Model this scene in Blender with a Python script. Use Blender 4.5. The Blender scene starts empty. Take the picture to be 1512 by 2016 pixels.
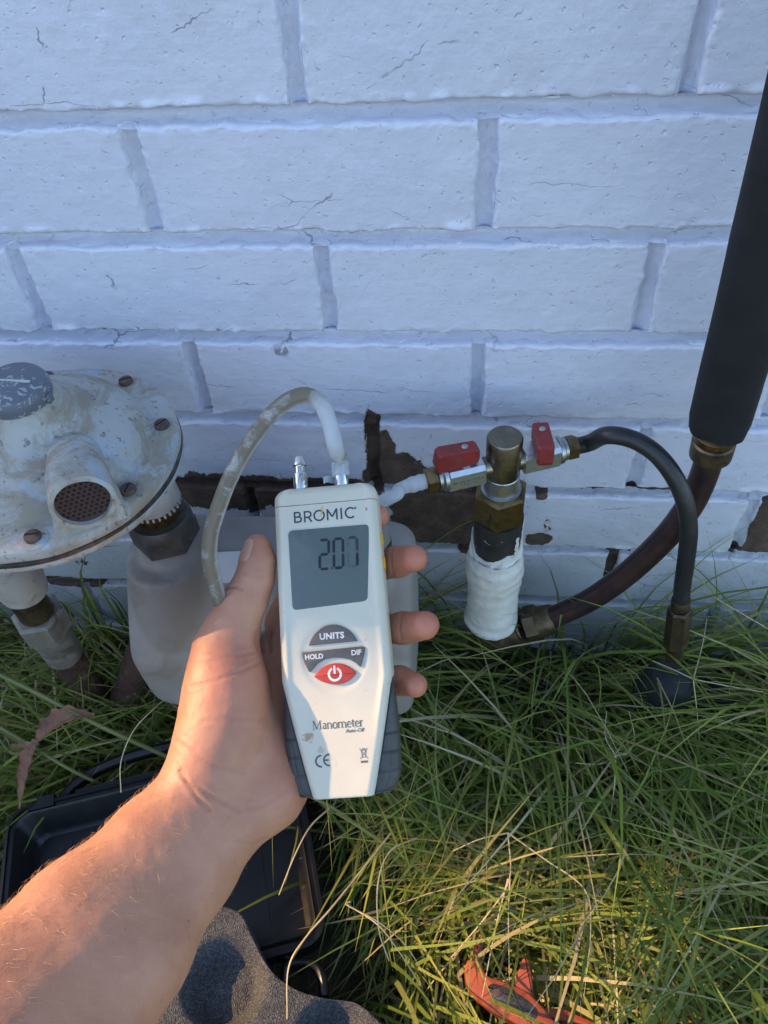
import bpy, bmesh, math, random
import numpy as np
from mathutils import Vector, Matrix
random.seed(7); rng = np.random.default_rng(7)
S = bpy.context.scene
COL = S.collection
# ------------------------------------------------------------------ camera
FPX = 1528.4                                   # focal length in pixels of the 1512 x 2016 photograph
a_, b_, c_ = [math.radians(v) for v in (47.51, -8.65, 4.78)]
_z = np.array([math.sin(b_)*math.cos(a_), math.cos(b_)*math.cos(a_), -math.sin(a_)])
_x = np.array([math.cos(b_), -math.sin(b_), 0.0]); _y = np.cross(_z, _x)
RC = np.stack([math.cos(c_)*_x+math.sin(c_)*_y, -math.sin(c_)*_x+math.cos(c_)*_y, _z])
CC = np.array([0.0, -0.5185, 0.7958])
cam_d = bpy.data.cameras.new('camera'); cam = bpy.data.objects.new('camera', cam_d); COL.objects.link(cam)
cam_d.sensor_fit = 'VERTICAL'; cam_d.sensor_height = 24.0; cam_d.lens = FPX/2016*24.0
cam_d.clip_start = 0.01; cam_d.clip_end = 500
cam.matrix_world = Matrix(((RC[0][0], -RC[1][0], -RC[2][0], CC[0]), (RC[0][1], -RC[1][1], -RC[2][1], CC[1]),
                           (RC[0][2], -RC[1][2], -RC[2][2], CC[2]), (0, 0, 0, 1)))
S.camera = cam
# ------------------------------------------------------------------ sky, sun, exposure
SUN_EL, SUN_BEHIND = 27.0, 3.0                 # low sun from the left, running almost along the wall
w = bpy.data.worlds.new('World'); S.world = w; w.use_nodes = True
nt = w.node_tree; sky = nt.nodes.new('ShaderNodeTexSky'); sky.sky_type = 'NISHITA'; sky.sun_disc = False
sky.sun_elevation = math.radians(SUN_EL); sky.sun_rotation = math.radians(-90+SUN_BEHIND)
sky.air_density = 1.0; sky.dust_density = 0.6; sky.ozone_density = 1.2
bg = nt.nodes['Background']; nt.links.new(sky.outputs[0], bg.inputs[0]); bg.inputs[1].default_value = 0.15
sd = bpy.data.lights.new('sun', 'SUN'); sun = bpy.data.objects.new('sun', sd); COL.objects.link(sun)
sd.energy = 2.8; sd.angle = math.radians(0.6); sd.color = (1.0, 0.62, 0.30)
ldir = Vector((-math.cos(math.radians(SUN_EL))*math.cos(math.radians(SUN_BEHIND)),
               math.cos(math.radians(SUN_EL))*math.sin(math.radians(SUN_BEHIND)), math.sin(math.radians(SUN_EL))))
sun.rotation_euler = ldir.to_track_quat('Z', 'Y').to_euler(); sun.location = (-3, 0, 3)
S.view_settings.view_transform = 'Standard'; S.view_settings.look = 'None'
S.view_settings.gamma = 1.0; S.view_settings.exposure = 1.56
try: S.cycles.max_bounces = 6; S.cycles.transmission_bounces = 4
except Exception: pass

# ------------------------------------------------------------------ helpers
def ray(u, v): return np.array([(u-756)/FPX, (v-1008)/FPX, 1.0])@RC
def onY(u, v, Y): d = ray(u, v); return CC+d*(Y-CC[1])/d[1]
def onZ(u, v, Z): d = ray(u, v); return CC+d*(Z-CC[2])/d[2]
def onD(u, v, D): return CC+ray(u, v)*D
def depth(p): return float(RC[2]@(np.asarray(p)-CC))
def sm(e0, e1, x):
    t = np.clip((x-e0)/(e1-e0), 0, 1); return t*t*(3-2*t)
def _h(i, j, k):
    n = (i*374761393+j*668265263+k*1274126177).astype(np.int64) & 0xffffffff
    n = ((n ^ (n >> 13))*1103515245) & 0xffffffff
    return ((n ^ (n >> 16)) & 0xffff)/65535.0
def vnoise(p):
    p = np.asarray(p, float); f = np.floor(p); t = p-f; t = t*t*(3-2*t); i = f.astype(np.int64); r = 0
    for dx in (0, 1):
        for dy in (0, 1):
            for dz in (0, 1):
                wgt = (t[:, 0] if dx else 1-t[:, 0])*(t[:, 1] if dy else 1-t[:, 1])*(t[:, 2] if dz else 1-t[:, 2])
                r = r+wgt*_h(i[:, 0]+dx, i[:, 1]+dy, i[:, 2]+dz)
    return r*2-1
def fbm(p, o=3):
    p = np.asarray(p, float); r = 0; a = 1
    for q in range(o): r = r+a*vnoise(p*2**q+17.3*q); a *= .5
    return r
class MB:
    """collects shapes; build() links them as one mesh object"""
    def __init__(s): s.v = []; s.f = []; s.sharp = False
    def add(s, V, Fc):
        n = len(s.v); s.v += [tuple(map(float, q)) for q in V]; s.f += [tuple(int(i)+n for i in f) for f in Fc]; return s
    def rings(s, R, cap0=True, cap1=True, closed=True):
        V = [q for r in R for q in r]; n = len(R[0]); Fc = []
        for i in range(len(R)-1):
            for j in range(n if closed else n-1):
                k = (j+1) % n; Fc.append((i*n+j, i*n+k, (i+1)*n+k, (i+1)*n+j))
        if cap0: Fc.append(tuple(range(n-1, -1, -1)))
        if cap1: Fc.append(tuple((len(R)-1)*n+j for j in range(n)))
        return s.add(V, Fc)
    def lathe(s, prof, org, axis=(0, 0, 1), seg=32, ref=None, phase=0, wob=0):
        ax = Vector(axis).normalized(); rf = Vector(ref) if ref else (Vector((1, 0, 0)) if abs(ax.x) < .9 else Vector((0, 1, 0)))
        X = (rf-ax*rf.dot(ax)).normalized(); Y = ax.cross(X); o = Vector(org); R = []
        for r, h in prof:
            ring = []
            for j in range(seg):
                t = phase+2*math.pi*j/seg; rr = r
                if wob: rr = r+wob*math.sin(3*t+h*160)*math.cos(2*t-h*90)
                ring.append(o+ax*h+X*(rr*math.cos(t))+Y*(rr*math.sin(t)))
            R.append(ring)
        return s.rings(R)
    def hexa(s, r, h0, h1, org, axis=(0, 0, 1), phase=0, ch=.0012, ref=None):
        return s.lathe([(r-ch*2, h0), (r, h0+ch), (r, h1-ch), (r-ch*2, h1)], org, axis, 6, ref, phase)
    def tube(s, path, rad, seg=12, cap=True, flat=1.0, up=None):
        P = [Vector(p) for p in path]; n = len(P); R = []
        rads = list(rad) if hasattr(rad, '__len__') else [rad]*n
        T = [(P[min(i+1, n-1)]-P[max(i-1, 0)]).normalized() for i in range(n)]
        N = Vector(up) if up else (Vector((0, 0, 1)) if abs(T[0].z) < .9 else Vector((1, 0, 0)))
        for i in range(n):
            N = (N-T[i]*N.dot(T[i])).normalized(); B = T[i].cross(N)
            R.append([P[i]+N*(rads[i]*flat*math.cos(2*math.pi*j/seg))+B*(rads[i]*math.sin(2*math.pi*j/seg)) for j in range(seg)])
        return s.rings(R, cap, cap)
    def box(s, lo, hi, M=None):
        V = [Vector((x, y, z)) for x in (lo[0], hi[0]) for y in (lo[1], hi[1]) for z in (lo[2], hi[2])]
        if M is not None: V = [M@q for q in V]
        return s.add(V, [(0, 1, 3, 2), (4, 6, 7, 5), (0, 4, 5, 1), (2, 3, 7, 6), (0, 2, 6, 4), (1, 5, 7, 3)])
    def prism(s, poly, z0, z1, bev=.0003, M=None):
        """flat outline (local x, y) with thickness and a bevelled top"""
        c = np.mean(np.array(poly), 0); R = []
        nrm = []
        n = len(poly); A = sum(poly[i][0]*poly[(i+1) % n][1]-poly[(i+1) % n][0]*poly[i][1] for i in range(n))
        if A < 0: poly = poly[::-1]
        P = [Vector((p[0], p[1])) for p in poly]
        for i in range(n):
            e1 = (P[i]-P[i-1]); e2 = (P[(i+1) % n]-P[i])
            e1 = e1.normalized() if e1.length > 0 else e2; e2 = e2.normalized() if e2.length > 0 else e1
            m = Vector((-(e1.y+e2.y), e1.x+e2.x)); nrm.append(m.normalized() if m.length > 1e-6 else Vector((0, 0)))
        for z, ins in ((z0, 0), (z1-bev, 0), (z1-bev*.3, bev*.35), (z1, bev)):
            R.append([Vector((P[i].x+nrm[i].x*ins, P[i].y+nrm[i].y*ins, z)) for i in range(n)])
        if M is not None: R = [[M@q for q in r] for r in R]
        return s.rings(R)
    def build(s, name, m, parent=None, smooth=True, angle=35, local=False):
        me = bpy.data.meshes.new(name); me.from_pydata(s.v, [], s.f); me.update()
        return link(name, me, m, parent, smooth, angle, local)
def link(name, me, m, parent=None, smooth=True, angle=35, local=False, fix=True):
    if fix:
        bm = bmesh.new(); bm.from_mesh(me); bmesh.ops.recalc_face_normals(bm, faces=bm.faces); bm.to_mesh(me); bm.free()
    if smooth:
        me.polygons.foreach_set('use_smooth', [True]*len(me.polygons))
        try: me.set_sharp_from_angle(angle=math.radians(angle))
        except Exception: pass
    me.materials.clear()
    for q in (m if isinstance(m, (list, tuple)) else [m]): me.materials.append(q)
    o = bpy.data.objects.new(name, me); COL.objects.link(o)
    if parent is not None:
        o.parent = parent
        if not local: o.matrix_parent_inverse = world_of(parent).inverted()
    return o
def world_of(o):
    return (world_of(o.parent)@o.matrix_parent_inverse if o.parent else Matrix())@o.matrix_basis
def tag(o, label=None, cat=None, group=None, kind=None):
    for k, v in (('label', label), ('category', cat), ('group', group), ('kind', kind)):
        if v: o[k] = v
    return o
def thing(name, label, cat, loc=(0, 0, 0), group=None):
    o = bpy.data.objects.new(name, None); COL.objects.link(o); o.location = loc; o.empty_display_size = .02
    return tag(o, label, cat, group)
def catmull(pts, n=8):
    P = [np.array(p, float) for p in pts]; P = [2*P[0]-P[1]]+P+[2*P[-1]-P[-2]]; out = []
    for i in range(1, len(P)-2):
        for k in range(n):
            t = k/n; a, b, c, d = P[i-1], P[i], P[i+1], P[i+2]
            out.append(.5*((2*b)+(-a+c)*t+(2*a-5*b+4*c-d)*t*t+(-a+3*b-3*c+d)*t**3))
    out.append(P[-2]); return out

# ------------------------------------------------------------------ materials
class NT:
    def __init__(s, name):
        s.m = bpy.data.materials.new(name); s.m.use_nodes = True; s.t = s.m.node_tree; s.b = s.t.nodes['Principled BSDF']
        s.co = s.t.nodes.new('ShaderNodeTexCoord').outputs['Object']
    def n(s, typ, **kw):
        q = s.t.nodes.new(typ)
        for k, v in kw.items(): setattr(q, k, v)
        return q
    def l(s, a, b): s.t.links.new(a, b)
    def val(s, sock, v):
        if hasattr(v, 'links') or hasattr(v, 'is_linked'): s.l(v, sock)
        else: sock.default_value = v
    def math(s, op, a, b=None, c=None, clamp=False):
        q = s.n('ShaderNodeMath', operation=op); q.use_clamp = clamp; s.val(q.inputs[0], a)
        if b is not None: s.val(q.inputs[1], b)
        if c is not None: s.val(q.inputs[2], c)
        return q.outputs[0]
    def noise(s, scale, detail=4, rough=.55, dist=0, co=None, out='Fac'):
        q = s.n('ShaderNodeTexNoise'); q.inputs['Scale'].default_value = scale; q.inputs['Detail'].default_value = detail
        q.inputs['Roughness'].default_value = rough; q.inputs['Distortion'].default_value = dist; s.l(co or s.co, q.inputs['Vector'])
        return q.outputs[out]
    def ss(s, x, lo, hi):
        q = s.n('ShaderNodeMapRange', interpolation_type='SMOOTHSTEP'); s.val(q.inputs[0], x); q.inputs[1].default_value = lo; q.inputs[2].default_value = hi
        return q.outputs[0]
    def mix(s, f, a, b):
        q = s.n('ShaderNodeMix', data_type='RGBA'); s.val(q.inputs[0], f)
        for k, v in ((6, a), (7, b)):
            if isinstance(v, tuple): q.inputs[k].default_value = (*v, 1) if len(v) == 3 else v
            else: s.l(v, q.inputs[k])
        return q.outputs[2]
    def fmix(s, f, a, b):
        q = s.n('ShaderNodeMix', data_type='FLOAT'); s.val(q.inputs[0], f); s.val(q.inputs[2], a); s.val(q.inputs[3], b); return q.outputs[0]
    def scaled(s, sc):
        q = s.n('ShaderNodeVectorMath', operation='MULTIPLY'); s.l(s.co, q.inputs[0]); q.inputs[1].default_value = sc; return q.outputs[0]
    def bump(s, h, strength=.3, dist=.001, prev=None):
        q = s.n('ShaderNodeBump'); q.inputs['Strength'].default_value = strength; q.inputs['Distance'].default_value = dist
        s.l(h, q.inputs['Height'])
        if prev is not None: s.l(prev, q.inputs['Normal'])
        return q.outputs[0]
    def attr(s, name, out='Fac'):
        q = s.n('ShaderNodeAttribute'); q.attribute_name = name; return q.outputs[out]
    def set(s, **kw):
        for k, v in kw.items():
            sock = s.b.inputs[k.replace('_', ' ')]
            if isinstance(v, tuple): sock.default_value = (*v, 1) if len(v) == 3 and sock.type == 'RGBA' else v
            elif isinstance(v, (int, float)): sock.default_value = v
            else: s.l(v, sock)
        return s
def simple(name, c1, c2=None, rough=.5, metal=0.0, sc=60, bump=.15, bsc=None, bd=.0006, lo=.35, hi=.65, rv=.12, spec=.5, coat=0, dirt=None, dsc=25, dlo=.5, dhi=.7):
    m = NT(name); c2 = c2 or tuple(q*.75 for q in c1)
    f = m.ss(m.noise(sc, 5), lo, hi); col = m.mix(f, c1, c2)
    if dirt: col = m.mix(m.ss(m.noise(dsc, 5, .65, 1.0), dlo, dhi), col, dirt)
    m.set(Base_Color=col, Metallic=metal, Roughness=m.fmix(m.noise(sc*1.7, 4), max(.02, rough-rv), min(1, rough+rv)))
    m.b.inputs['Specular IOR Level'].default_value = spec; m.b.inputs['Coat Weight'].default_value = coat
    if bump: m.l(m.bump(m.noise(bsc or sc*3, 5, .6), bump, bd), m.b.inputs['Normal'])
    return m.m

def wall_paint():
    m = NT('painted_brick')
    n1 = m.noise(9, 5); n2 = m.noise(40, 4)
    white = m.mix(m.ss(n1, .35, .7), (.665, .69, .80), (.615, .645, .765))
    white = m.mix(m.math('MULTIPLY', m.ss(m.noise(14, 4, .65, .6), .52, .72), .35), white, (.56, .57, .62))
    oi = m.n('ShaderNodeObjectInfo').outputs['Random']
    white = m.mix(m.math('MULTIPLY', oi, .28), white, (.58, .59, .66))
    # damp, dirty paint near the ground
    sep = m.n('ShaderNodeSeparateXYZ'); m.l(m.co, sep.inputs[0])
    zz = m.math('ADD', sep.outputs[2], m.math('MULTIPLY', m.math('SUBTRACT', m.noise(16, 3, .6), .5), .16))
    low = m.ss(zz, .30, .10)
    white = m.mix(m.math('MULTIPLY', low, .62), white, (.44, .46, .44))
    spl = m.math('MULTIPLY', m.ss(m.noise(120, 3, .6), .60, .72), m.ss(zz, .42, .15))
    white = m.mix(m.math('MULTIPLY', spl, .5), white, (.26, .21, .16))
    # hairline cracks: one mostly along the courses, one blocky
    def cracks(sc, vs, width, mlo, mhi, msc, seed):
        co = m.scaled(vs)
        d = m.n('ShaderNodeVectorMath', operation='MULTIPLY_ADD'); nz = m.noise(42, 3, .6, out='Color'); m.l(nz, d.inputs[0])
        d.inputs[1].default_value = (.012, .012, .016); m.l(co, d.inputs[2])
        of = m.n('ShaderNodeVectorMath', operation='ADD'); m.l(d.outputs[0], of.inputs[0]); of.inputs[1].default_value = (seed, seed*.7, seed*1.3)
        v = m.n('ShaderNodeTexVoronoi', feature='DISTANCE_TO_EDGE'); v.inputs['Scale'].default_value = sc; m.l(of.outputs[0], v.inputs['Vector'])
        line = m.ss(v.outputs[0], width, width*.25)
        return m.math('MULTIPLY', line, m.ss(m.noise(msc, 3, .5, 0, of.outputs[0]), mlo, mhi))
    c1 = cracks(9, (.45, .0, 1.35), .0052, .545, .62, 22, 3.1)
    c2 = cracks(17, (.45, .0, 1.4), .0070, .60, .66, 26, 9.4)
    cr = m.math('MAXIMUM', c1, c2)
    col = m.mix(m.math('MULTIPLY', cr, .70), white, (.13, .13, .16))
    # paint missing: bare brown brick
    nz = m.math('SUBTRACT', m.noise(70, 6, .68, .3), .5)
    pe = m.math('ADD', m.attr('peel'), m.math('MULTIPLY', nz, 1.1))
    peel = m.ss(pe, .50, .53)
    chip = m.math('MULTIPLY', m.ss(m.noise(38, 5, .7), .735, .75), m.ss(zz, .45, .2)); peel = m.math('MAXIMUM', peel, chip)
    bare = m.mix(m.ss(m.noise(55, 6, .6), .35, .7), (.070, .045, .034), (.125, .085, .062))
    bare = m.mix(m.ss(m.noise(160, 4), .55, .7), bare, (.05, .04, .036))
    rim = m.math('MULTIPLY', m.ss(pe, .38, .50), m.ss(n2, .35, .6))
    col = m.mix(m.math('MULTIPLY', rim, .45), col, (.50, .40, .30))
    col = m.mix(peel, col, bare)
    m.set(Base_Color=col, Roughness=m.fmix(peel, m.fmix(n2, .28, .46), .9))
    b = m.bump(m.noise(240, 3, .6), .22, .0016)
    b = m.bump(m.noise(1, 3, .6, 0, m.scaled((22, 22, 210))), .16, .0016, b)
    b = m.bump(m.noise(70, 3, .6), .34, .0030, b)
    b = m.bump(m.math('MULTIPLY', m.ss(m.noise(190, 2, .5), .64, .74), -1), .5, .0018, b)
    b = m.bump(m.math('MULTIPLY', peel, -1), .9, .0022, b)
    m.l(b, m.b.inputs['Normal']); return m.m
M = {}
M['wall'] = wall_paint()
M['soil'] = simple('soil', (.055, .042, .028), (.10, .08, .05), .95, sc=40, bump=.8, bd=.01, bsc=120)
M['white_plastic'] = None
def plastic_body():
    m = NT('white_plastic')
    col = m.mix(m.ss(m.noise(22, 4), .4, .7), (.63, .59, .475), (.67, .63, .515))
    col = m.mix(m.math('MULTIPLY', m.ss(m.noise(75, 7, .7, .8), .60, .74), .55), col, (.42, .37, .29))
    col = m.mix(m.math('MULTIPLY', m.ss(m.noise(340, 3, .6), .70, .78), .7), col, (.22, .19, .15))
    for c, r, k in (((-.0205, -.059, 0), .0042, .8), ((-.013, -.068, 0), .0030, .4), ((.028, .087, 0), .0016, 1.0), ((.004, -.022, 0), .006, .3)):
        q = m.n('ShaderNodeVectorMath', operation='DISTANCE'); m.l(m.co, q.inputs[0]); q.inputs[1].default_value = c
        f = m.ss(m.math('ADD', m.math('DIVIDE', q.outputs['Value'], r), m.math('MULTIPLY', m.math('SUBTRACT', m.noise(420, 4, .7), .5), 2.6)), 1.0, .35)
        col = m.mix(m.math('MULTIPLY', f, k), col, (.36, .20, .08))
    m.set(Base_Color=col, Roughness=m.fmix(m.noise(120, 4), .30, .46)); m.b.inputs['Subsurface Weight'].default_value = .08
    m.b.inputs['Subsurface Radius'].default_value = (.004, .003, .002); m.b.inputs['Subsurface Scale'].default_value = .4
    m.l(m.bump(m.noise(1500, 2), .08, .0003), m.b.inputs['Normal']); return m.m
M['white_plastic'] = plastic_body()
M['rubber'] = simple('grip_rubber', (.075, .074, .070), (.060, .060, .057), .6, sc=90, bump=.2, bsc=900, bd=.0003, dirt=(.14, .13, .105), dlo=.58, dhi=.75)
M['button_grey'] = simple('button_grey', (.115, .108, .10), (.10, .095, .09), .5, sc=200, bump=.1, bsc=1500, bd=.0002)
M['button_red'] = simple('button_red', (.56, .060, .035), (.48, .05, .03), .42, sc=150, bump=.1, bsc=1500, bd=.0002)
M['print_white'] = simple('print_white', (.78, .78, .75), rough=.6, bump=0)
M['print_dark'] = simple('print_dark', (.045, .05, .075), (.05, .055, .08), rough=.6, bump=0)
M['print_grey'] = simple('print_grey', (.10, .095, .09), (.13, .12, .11), rough=.6, bump=0)
M['print_yellow'] = simple('print_yellow', (.75, .47, .05), rough=.6, bump=0)
M['yellow'] = simple('yellow_plastic', (.70, .36, .03), (.66, .33, .03), .4, sc=150, bump=0)
def lcd():
    m = NT('lcd_glass'); f = m.ss(m.noise(45, 6, .6, 1.5), .45, .8)
    m.set(Base_Color=m.mix(f, (.105, .130, .120), (.125, .145, .132)), Roughness=m.fmix(m.ss(m.noise(90, 6, .7, 1), .5, .8), .07, .22)); m.b.inputs['Specular IOR Level'].default_value = .55
    return m.m
M['lcd'] = lcd()
M['seg_dark'] = simple('segment_dark', (.012, .014, .020), rough=.35, bump=0)
M['seg_mid'] = simple('segment_mid', (.035, .045, .055), rough=.3, bump=0)
M['seg_ghost'] = simple('segment_ghost', (.090, .112, .106), rough=.3, bump=0)
M['chrome'] = simple('nickel', (.78, .76, .72), (.70, .68, .64), .17, 1.0, sc=150, bump=.05, rv=.05, bsc=900, bd=.0002)
M['brass'] = simple('brass', (.30, .20, .085), (.22, .155, .08), .42, 1.0, sc=110, bump=.12, dirt=(.085, .065, .042), dsc=60, dlo=.46, dhi=.70)
M['brass_dark'] = simple('tarnished_brass', (.17, .125, .075), (.11, .085, .055), .5, .85, sc=90, bump=.25, dirt=(.05, .042, .035), dsc=50)
M['zinc_brass'] = simple('passivated_steel', (.30, .27, .21), (.20, .18, .14), .34, 1.0, sc=50, bump=.08, dirt=(.16, .14, .11), dsc=70, dlo=.48, dhi=.70)
M['zinc'] = simple('bare_zinc', (.52, .53, .53), (.42, .43, .43), .40, 1.0, sc=80, bump=.12, dirt=(.22, .20, .18), dsc=60, dlo=.58)
M['alu'] = simple('plated_valve_body', (.72, .73, .74), (.64, .65, .66), .33, .9, sc=180, bump=.1, bsc=700, bd=.0002, dirt=(.36, .34, .31), dsc=120, dlo=.60)
M['red'] = simple('red_handle', (.25, .025, .024), (.19, .022, .022), .45, sc=120, bump=.1, bsc=800, bd=.0003, dirt=(.17, .05, .045), dsc=90, dlo=.55)
M['purple'] = simple('handle_shadow_ink', (.03, .02, .05), rough=.5, bump=0)
M['black_pipe'] = simple('black_steel', (.035, .034, .036), (.06, .058, .058), .35, .3, sc=60, bump=.15, dirt=(.55, .54, .52), dsc=70, dlo=.66, dhi=.70)
M['white_paint'] = simple('thick_white_paint', (.74, .735, .70), (.68, .67, .62), .45, sc=70, bump=.5, bsc=150, bd=.0016, dirt=(.42, .37, .28), dsc=55, dlo=.62, dhi=.78)
M['copper'] = simple('dark_copper', (.095, .052, .047), (.065, .040, .042), .38, .6, sc=38, bump=.1, dirt=(.055, .036, .042), dsc=30, dlo=.45)
M['black_hose'] = simple('black_rubber_hose', (.014, .015, .017), (.022, .023, .025), .42, sc=60, bump=.12, dirt=(.05, .05, .05), dsc=55, dlo=.58, dhi=.78)
M['foam_black'] = simple('pipe_insulation', (.010, .011, .013), (.014, .015, .017), .72, sc=35, bump=.3, bsc=400, bd=.0008, spec=.35)
M['black_plastic'] = simple('case_black_plastic', (.006, .006, .0075), (.009, .009, .010), .36, sc=50, bump=.2, bsc=700, bd=.0003, dirt=(.022, .02, .018), dsc=30, dlo=.55, dhi=.8)
M['cap_black'] = simple('weathered_black_plastic', (.012, .015, .017), (.02, .024, .025), .6, sc=50, bump=.3)
M['rust'] = simple('rusted_steel', (.105, .050, .032), (.065, .036, .028), .85, .15, sc=60, bump=.7, bd=.002, dirt=(.18, .12, .085), dsc=45, dlo=.55)
M['galv'] = simple('dull_galvanised', (.30, .285, .25), (.22, .20, .165), .65, .35, sc=60, bump=.4, dirt=(.15, .105, .07), dsc=35, dlo=.52)
M['dull_white'] = simple('chalky_cast_white', (.50, .49, .45), (.40, .39, .36), .7, sc=35, bump=.45, bd=.001, dirt=(.26, .22, .17), dsc=30, dlo=.5)
M['meter'] = simple('meter_grey_paint', (.29, .27, .25), (.25, .23, .21), .6, sc=20, bump=.2, bsc=350, dirt=(.19, .155, .125), dsc=16, dlo=.5, dhi=.8)
M['label_white'] = simple('label_film', (.52, .54, .55), (.48, .50, .51), .4, bump=0)
M['dark_nut'] = simple('grimy_steel_nut', (.085, .085, .085), (.14, .135, .125), .5, .6, sc=60, bump=.35, dirt=(.20, .16, .12), dsc=40)
M['screw_rust'] = simple('rusted_screw', (.14, .095, .08), (.085, .06, .052), .8, .3, sc=200, bump=.6, bsc=600)
M['cap_grey'] = simple('grey_cap_plastic', (.115, .135, .165), (.10, .12, .15), .45, sc=40, bump=.15, dirt=(.30, .33, .37), dsc=150, dlo=.57, dhi=.60)
M['ring_blue'] = simple('blue_grey_seal', (.05, .07, .09), rough=.5, bump=0)
def regulator_paint():
    m = NT('weathered_cast_paint')
    col = m.mix(m.ss(m.noise(16, 6, .6), .35, .68), (.40, .41, .405), (.35, .34, .31))
    col = m.mix(m.math('MULTIPLY', m.ss(m.noise(28, 6, .65, .6), .52, .62), .7), col, (.33, .42, .53))
    col = m.mix(m.math('MULTIPLY', m.ss(m.noise(21, 8, .7, 1.2), .43, .60), .85), col, (.25, .215, .16))
    col = m.mix(m.math('MULTIPLY', m.ss(m.noise(190, 5, .65), .58, .68), .8), col, (.13, .115, .10))
    m.set(Base_Color=col, Roughness=.72)
    b = m.bump(m.noise(240, 5, .65), .5, .0008); b = m.bump(m.noise(45, 5), .3, .0025, b); m.l(b, m.b.inputs['Normal']); return m.m
M['reg'] = regulator_paint()
M['screen_dark'] = simple('vent_hole', (.012, .009, .009), rough=.9, bump=0)
M['screen'] = simple('vent_screen', (.075, .045, .045), (.06, .04, .04), .6, .4, sc=300, bump=.2)
M['pliers'] = simple('orange_red_lacquer', (.40, .085, .038), (.32, .07, .034), .5, sc=80, bump=.15, dirt=(.12, .055, .035), dsc=70, dlo=.52, dhi=.66)
M['steel_dark'] = simple('worn_dark_steel', (.16, .15, .145), (.09, .085, .08), .42, .8, sc=150, bump=.3, dirt=(.10, .065, .05), dsc=80)
M['foam_grey'] = None
def foam():
    m = NT('speckled_grey_foam')
    v = m.n('ShaderNodeTexVoronoi'); v.inputs['Scale'].default_value = 760; m.l(m.co, v.inputs['Vector'])
    sep = m.n('ShaderNodeSeparateColor'); m.l(v.outputs['Color'], sep.inputs[0])
    col = m.mix(m.ss(sep.outputs[0], .3, .9), (.035, .038, .043), (.085, .09, .098))
    col = m.mix(m.math('MULTIPLY', m.ss(m.noise(1000, 2, .6), .60, .70), .8), col, (.24, .25, .27))
    m.set(Base_Color=col, Roughness=.8)
    m.l(m.bump(m.math('ADD', v.outputs[0], m.noise(500, 4, .6)), .7, .0012), m.b.inputs['Normal']); return m.m
M['foam_grey'] = foam()
def clear_hose():
    m = NT('milky_vinyl_tube')
    grime = m.math('MULTIPLY', m.attr('grime'), m.ss(m.noise(60, 6, .65, .5), .20, .55))
    col = m.mix(grime, (.72, .76, .80), (.27, .225, .165))
    m.set(Base_Color=col, Roughness=.20); m.b.inputs['Transmission Weight'].default_value = .40; m.b.inputs['IOR'].default_value = 1.3
    m.b.inputs['Subsurface Weight'].default_value = .3; m.b.inputs['Subsurface Radius'].default_value = (.006, .006, .006)
    m.l(m.bump(m.noise(300, 4), .1, .0004), m.b.inputs['Normal']); return m.m
M['tube'] = clear_hose()
def grass_mat(name, trans):
    m = NT(name); c = m.attr('col', 'Color')
    m.set(Base_Color=c, Roughness=.5); m.b.inputs['Specular IOR Level'].default_value = .35
    tr = m.n('ShaderNodeBsdfTranslucent'); m.l(c, tr.inputs[0]); mx = m.n('ShaderNodeMixShader'); mx.inputs[0].default_value = trans
    m.l(m.b.outputs[0], mx.inputs[1]); m.l(tr.outputs[0], mx.inputs[2]); m.l(mx.outputs[0], m.t.nodes['Material Output'].inputs[0]); return m.m
M['grass'] = grass_mat('grass_blade', .42)
M['straw'] = simple('dry_straw', (.60, .50, .30), (.50, .40, .22), .55, sc=60, bump=0)
M['stem_green'] = simple('green_stem', (.13, .17, .05), (.17, .17, .06), .5, sc=40, bump=0)
M['leaf_brown'] = simple('withered_leaf', (.24, .11, .075), (.30, .17, .09), .65, sc=45, bump=.5, bsc=200, dirt=(.13, .07, .05), dsc=60)
def skin():
    m = NT('skin')
    n = m.noise(30, 5, .6); col = m.mix(m.ss(n, .35, .7), (.52, .255, .158), (.44, .20, .122))
    col = m.mix(m.math('MULTIPLY', m.attr('red'), .75), col, (.56, .135, .085))
    col = m.mix(m.math('MULTIPLY', m.ss(m.noise(120, 5, .7), .55, .75), .28), col, (.58, .32, .215))
    fr = m.math('MULTIPLY', m.ss(m.noise(190, 2, .5), .715, .76), m.attr('arm'))
    col = m.mix(m.math('MULTIPLY', fr, .55), col, (.24, .10, .065))
    col = m.mix(m.math('MULTIPLY', m.attr('crease'), .38), col, (.36, .14, .10))
    m.set(Base_Color=col, Roughness=m.fmix(m.noise(260, 4), .40, .58))
    m.b.inputs['Subsurface Weight'].default_value = .22; m.b.inputs['Subsurface Radius'].default_value = (.0045, .0016, .0009); m.b.inputs['Subsurface Scale'].default_value = 1.0
    v = m.n('ShaderNodeTexVoronoi', feature='DISTANCE_TO_EDGE'); v.inputs['Scale'].default_value = 850; m.l(m.co, v.inputs['Vector'])
    b = m.bump(m.ss(v.outputs[0], 0, .12), .16, .0004); b = m.bump(m.noise(420, 5, .6), .22, .0008, b); b = m.bump(m.noise(110, 4), .25, .0014, b)
    m.l(b, m.b.inputs['Normal']); return m.m
M['skin'] = skin()
M['nail'] = simple('thumb_nail', (.54, .29, .21), (.50, .26, .18), .42, sc=200, bump=.05)
M['hair'] = simple('fine_hair', (.62, .40, .20), (.50, .30, .14), .4, bump=0)
M['plain_brick'] = simple('bare_brick', (.17, .105, .072), (.10, .062, .045), .9, sc=50, bump=.7, bd=.002, bsc=140, dirt=(.26, .21, .17), dsc=80)
M['mortar_grey'] = simple('grey_mortar', (.30, .28, .25), (.22, .21, .19), .95, sc=60, bump=.8, bd=.003)
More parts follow.
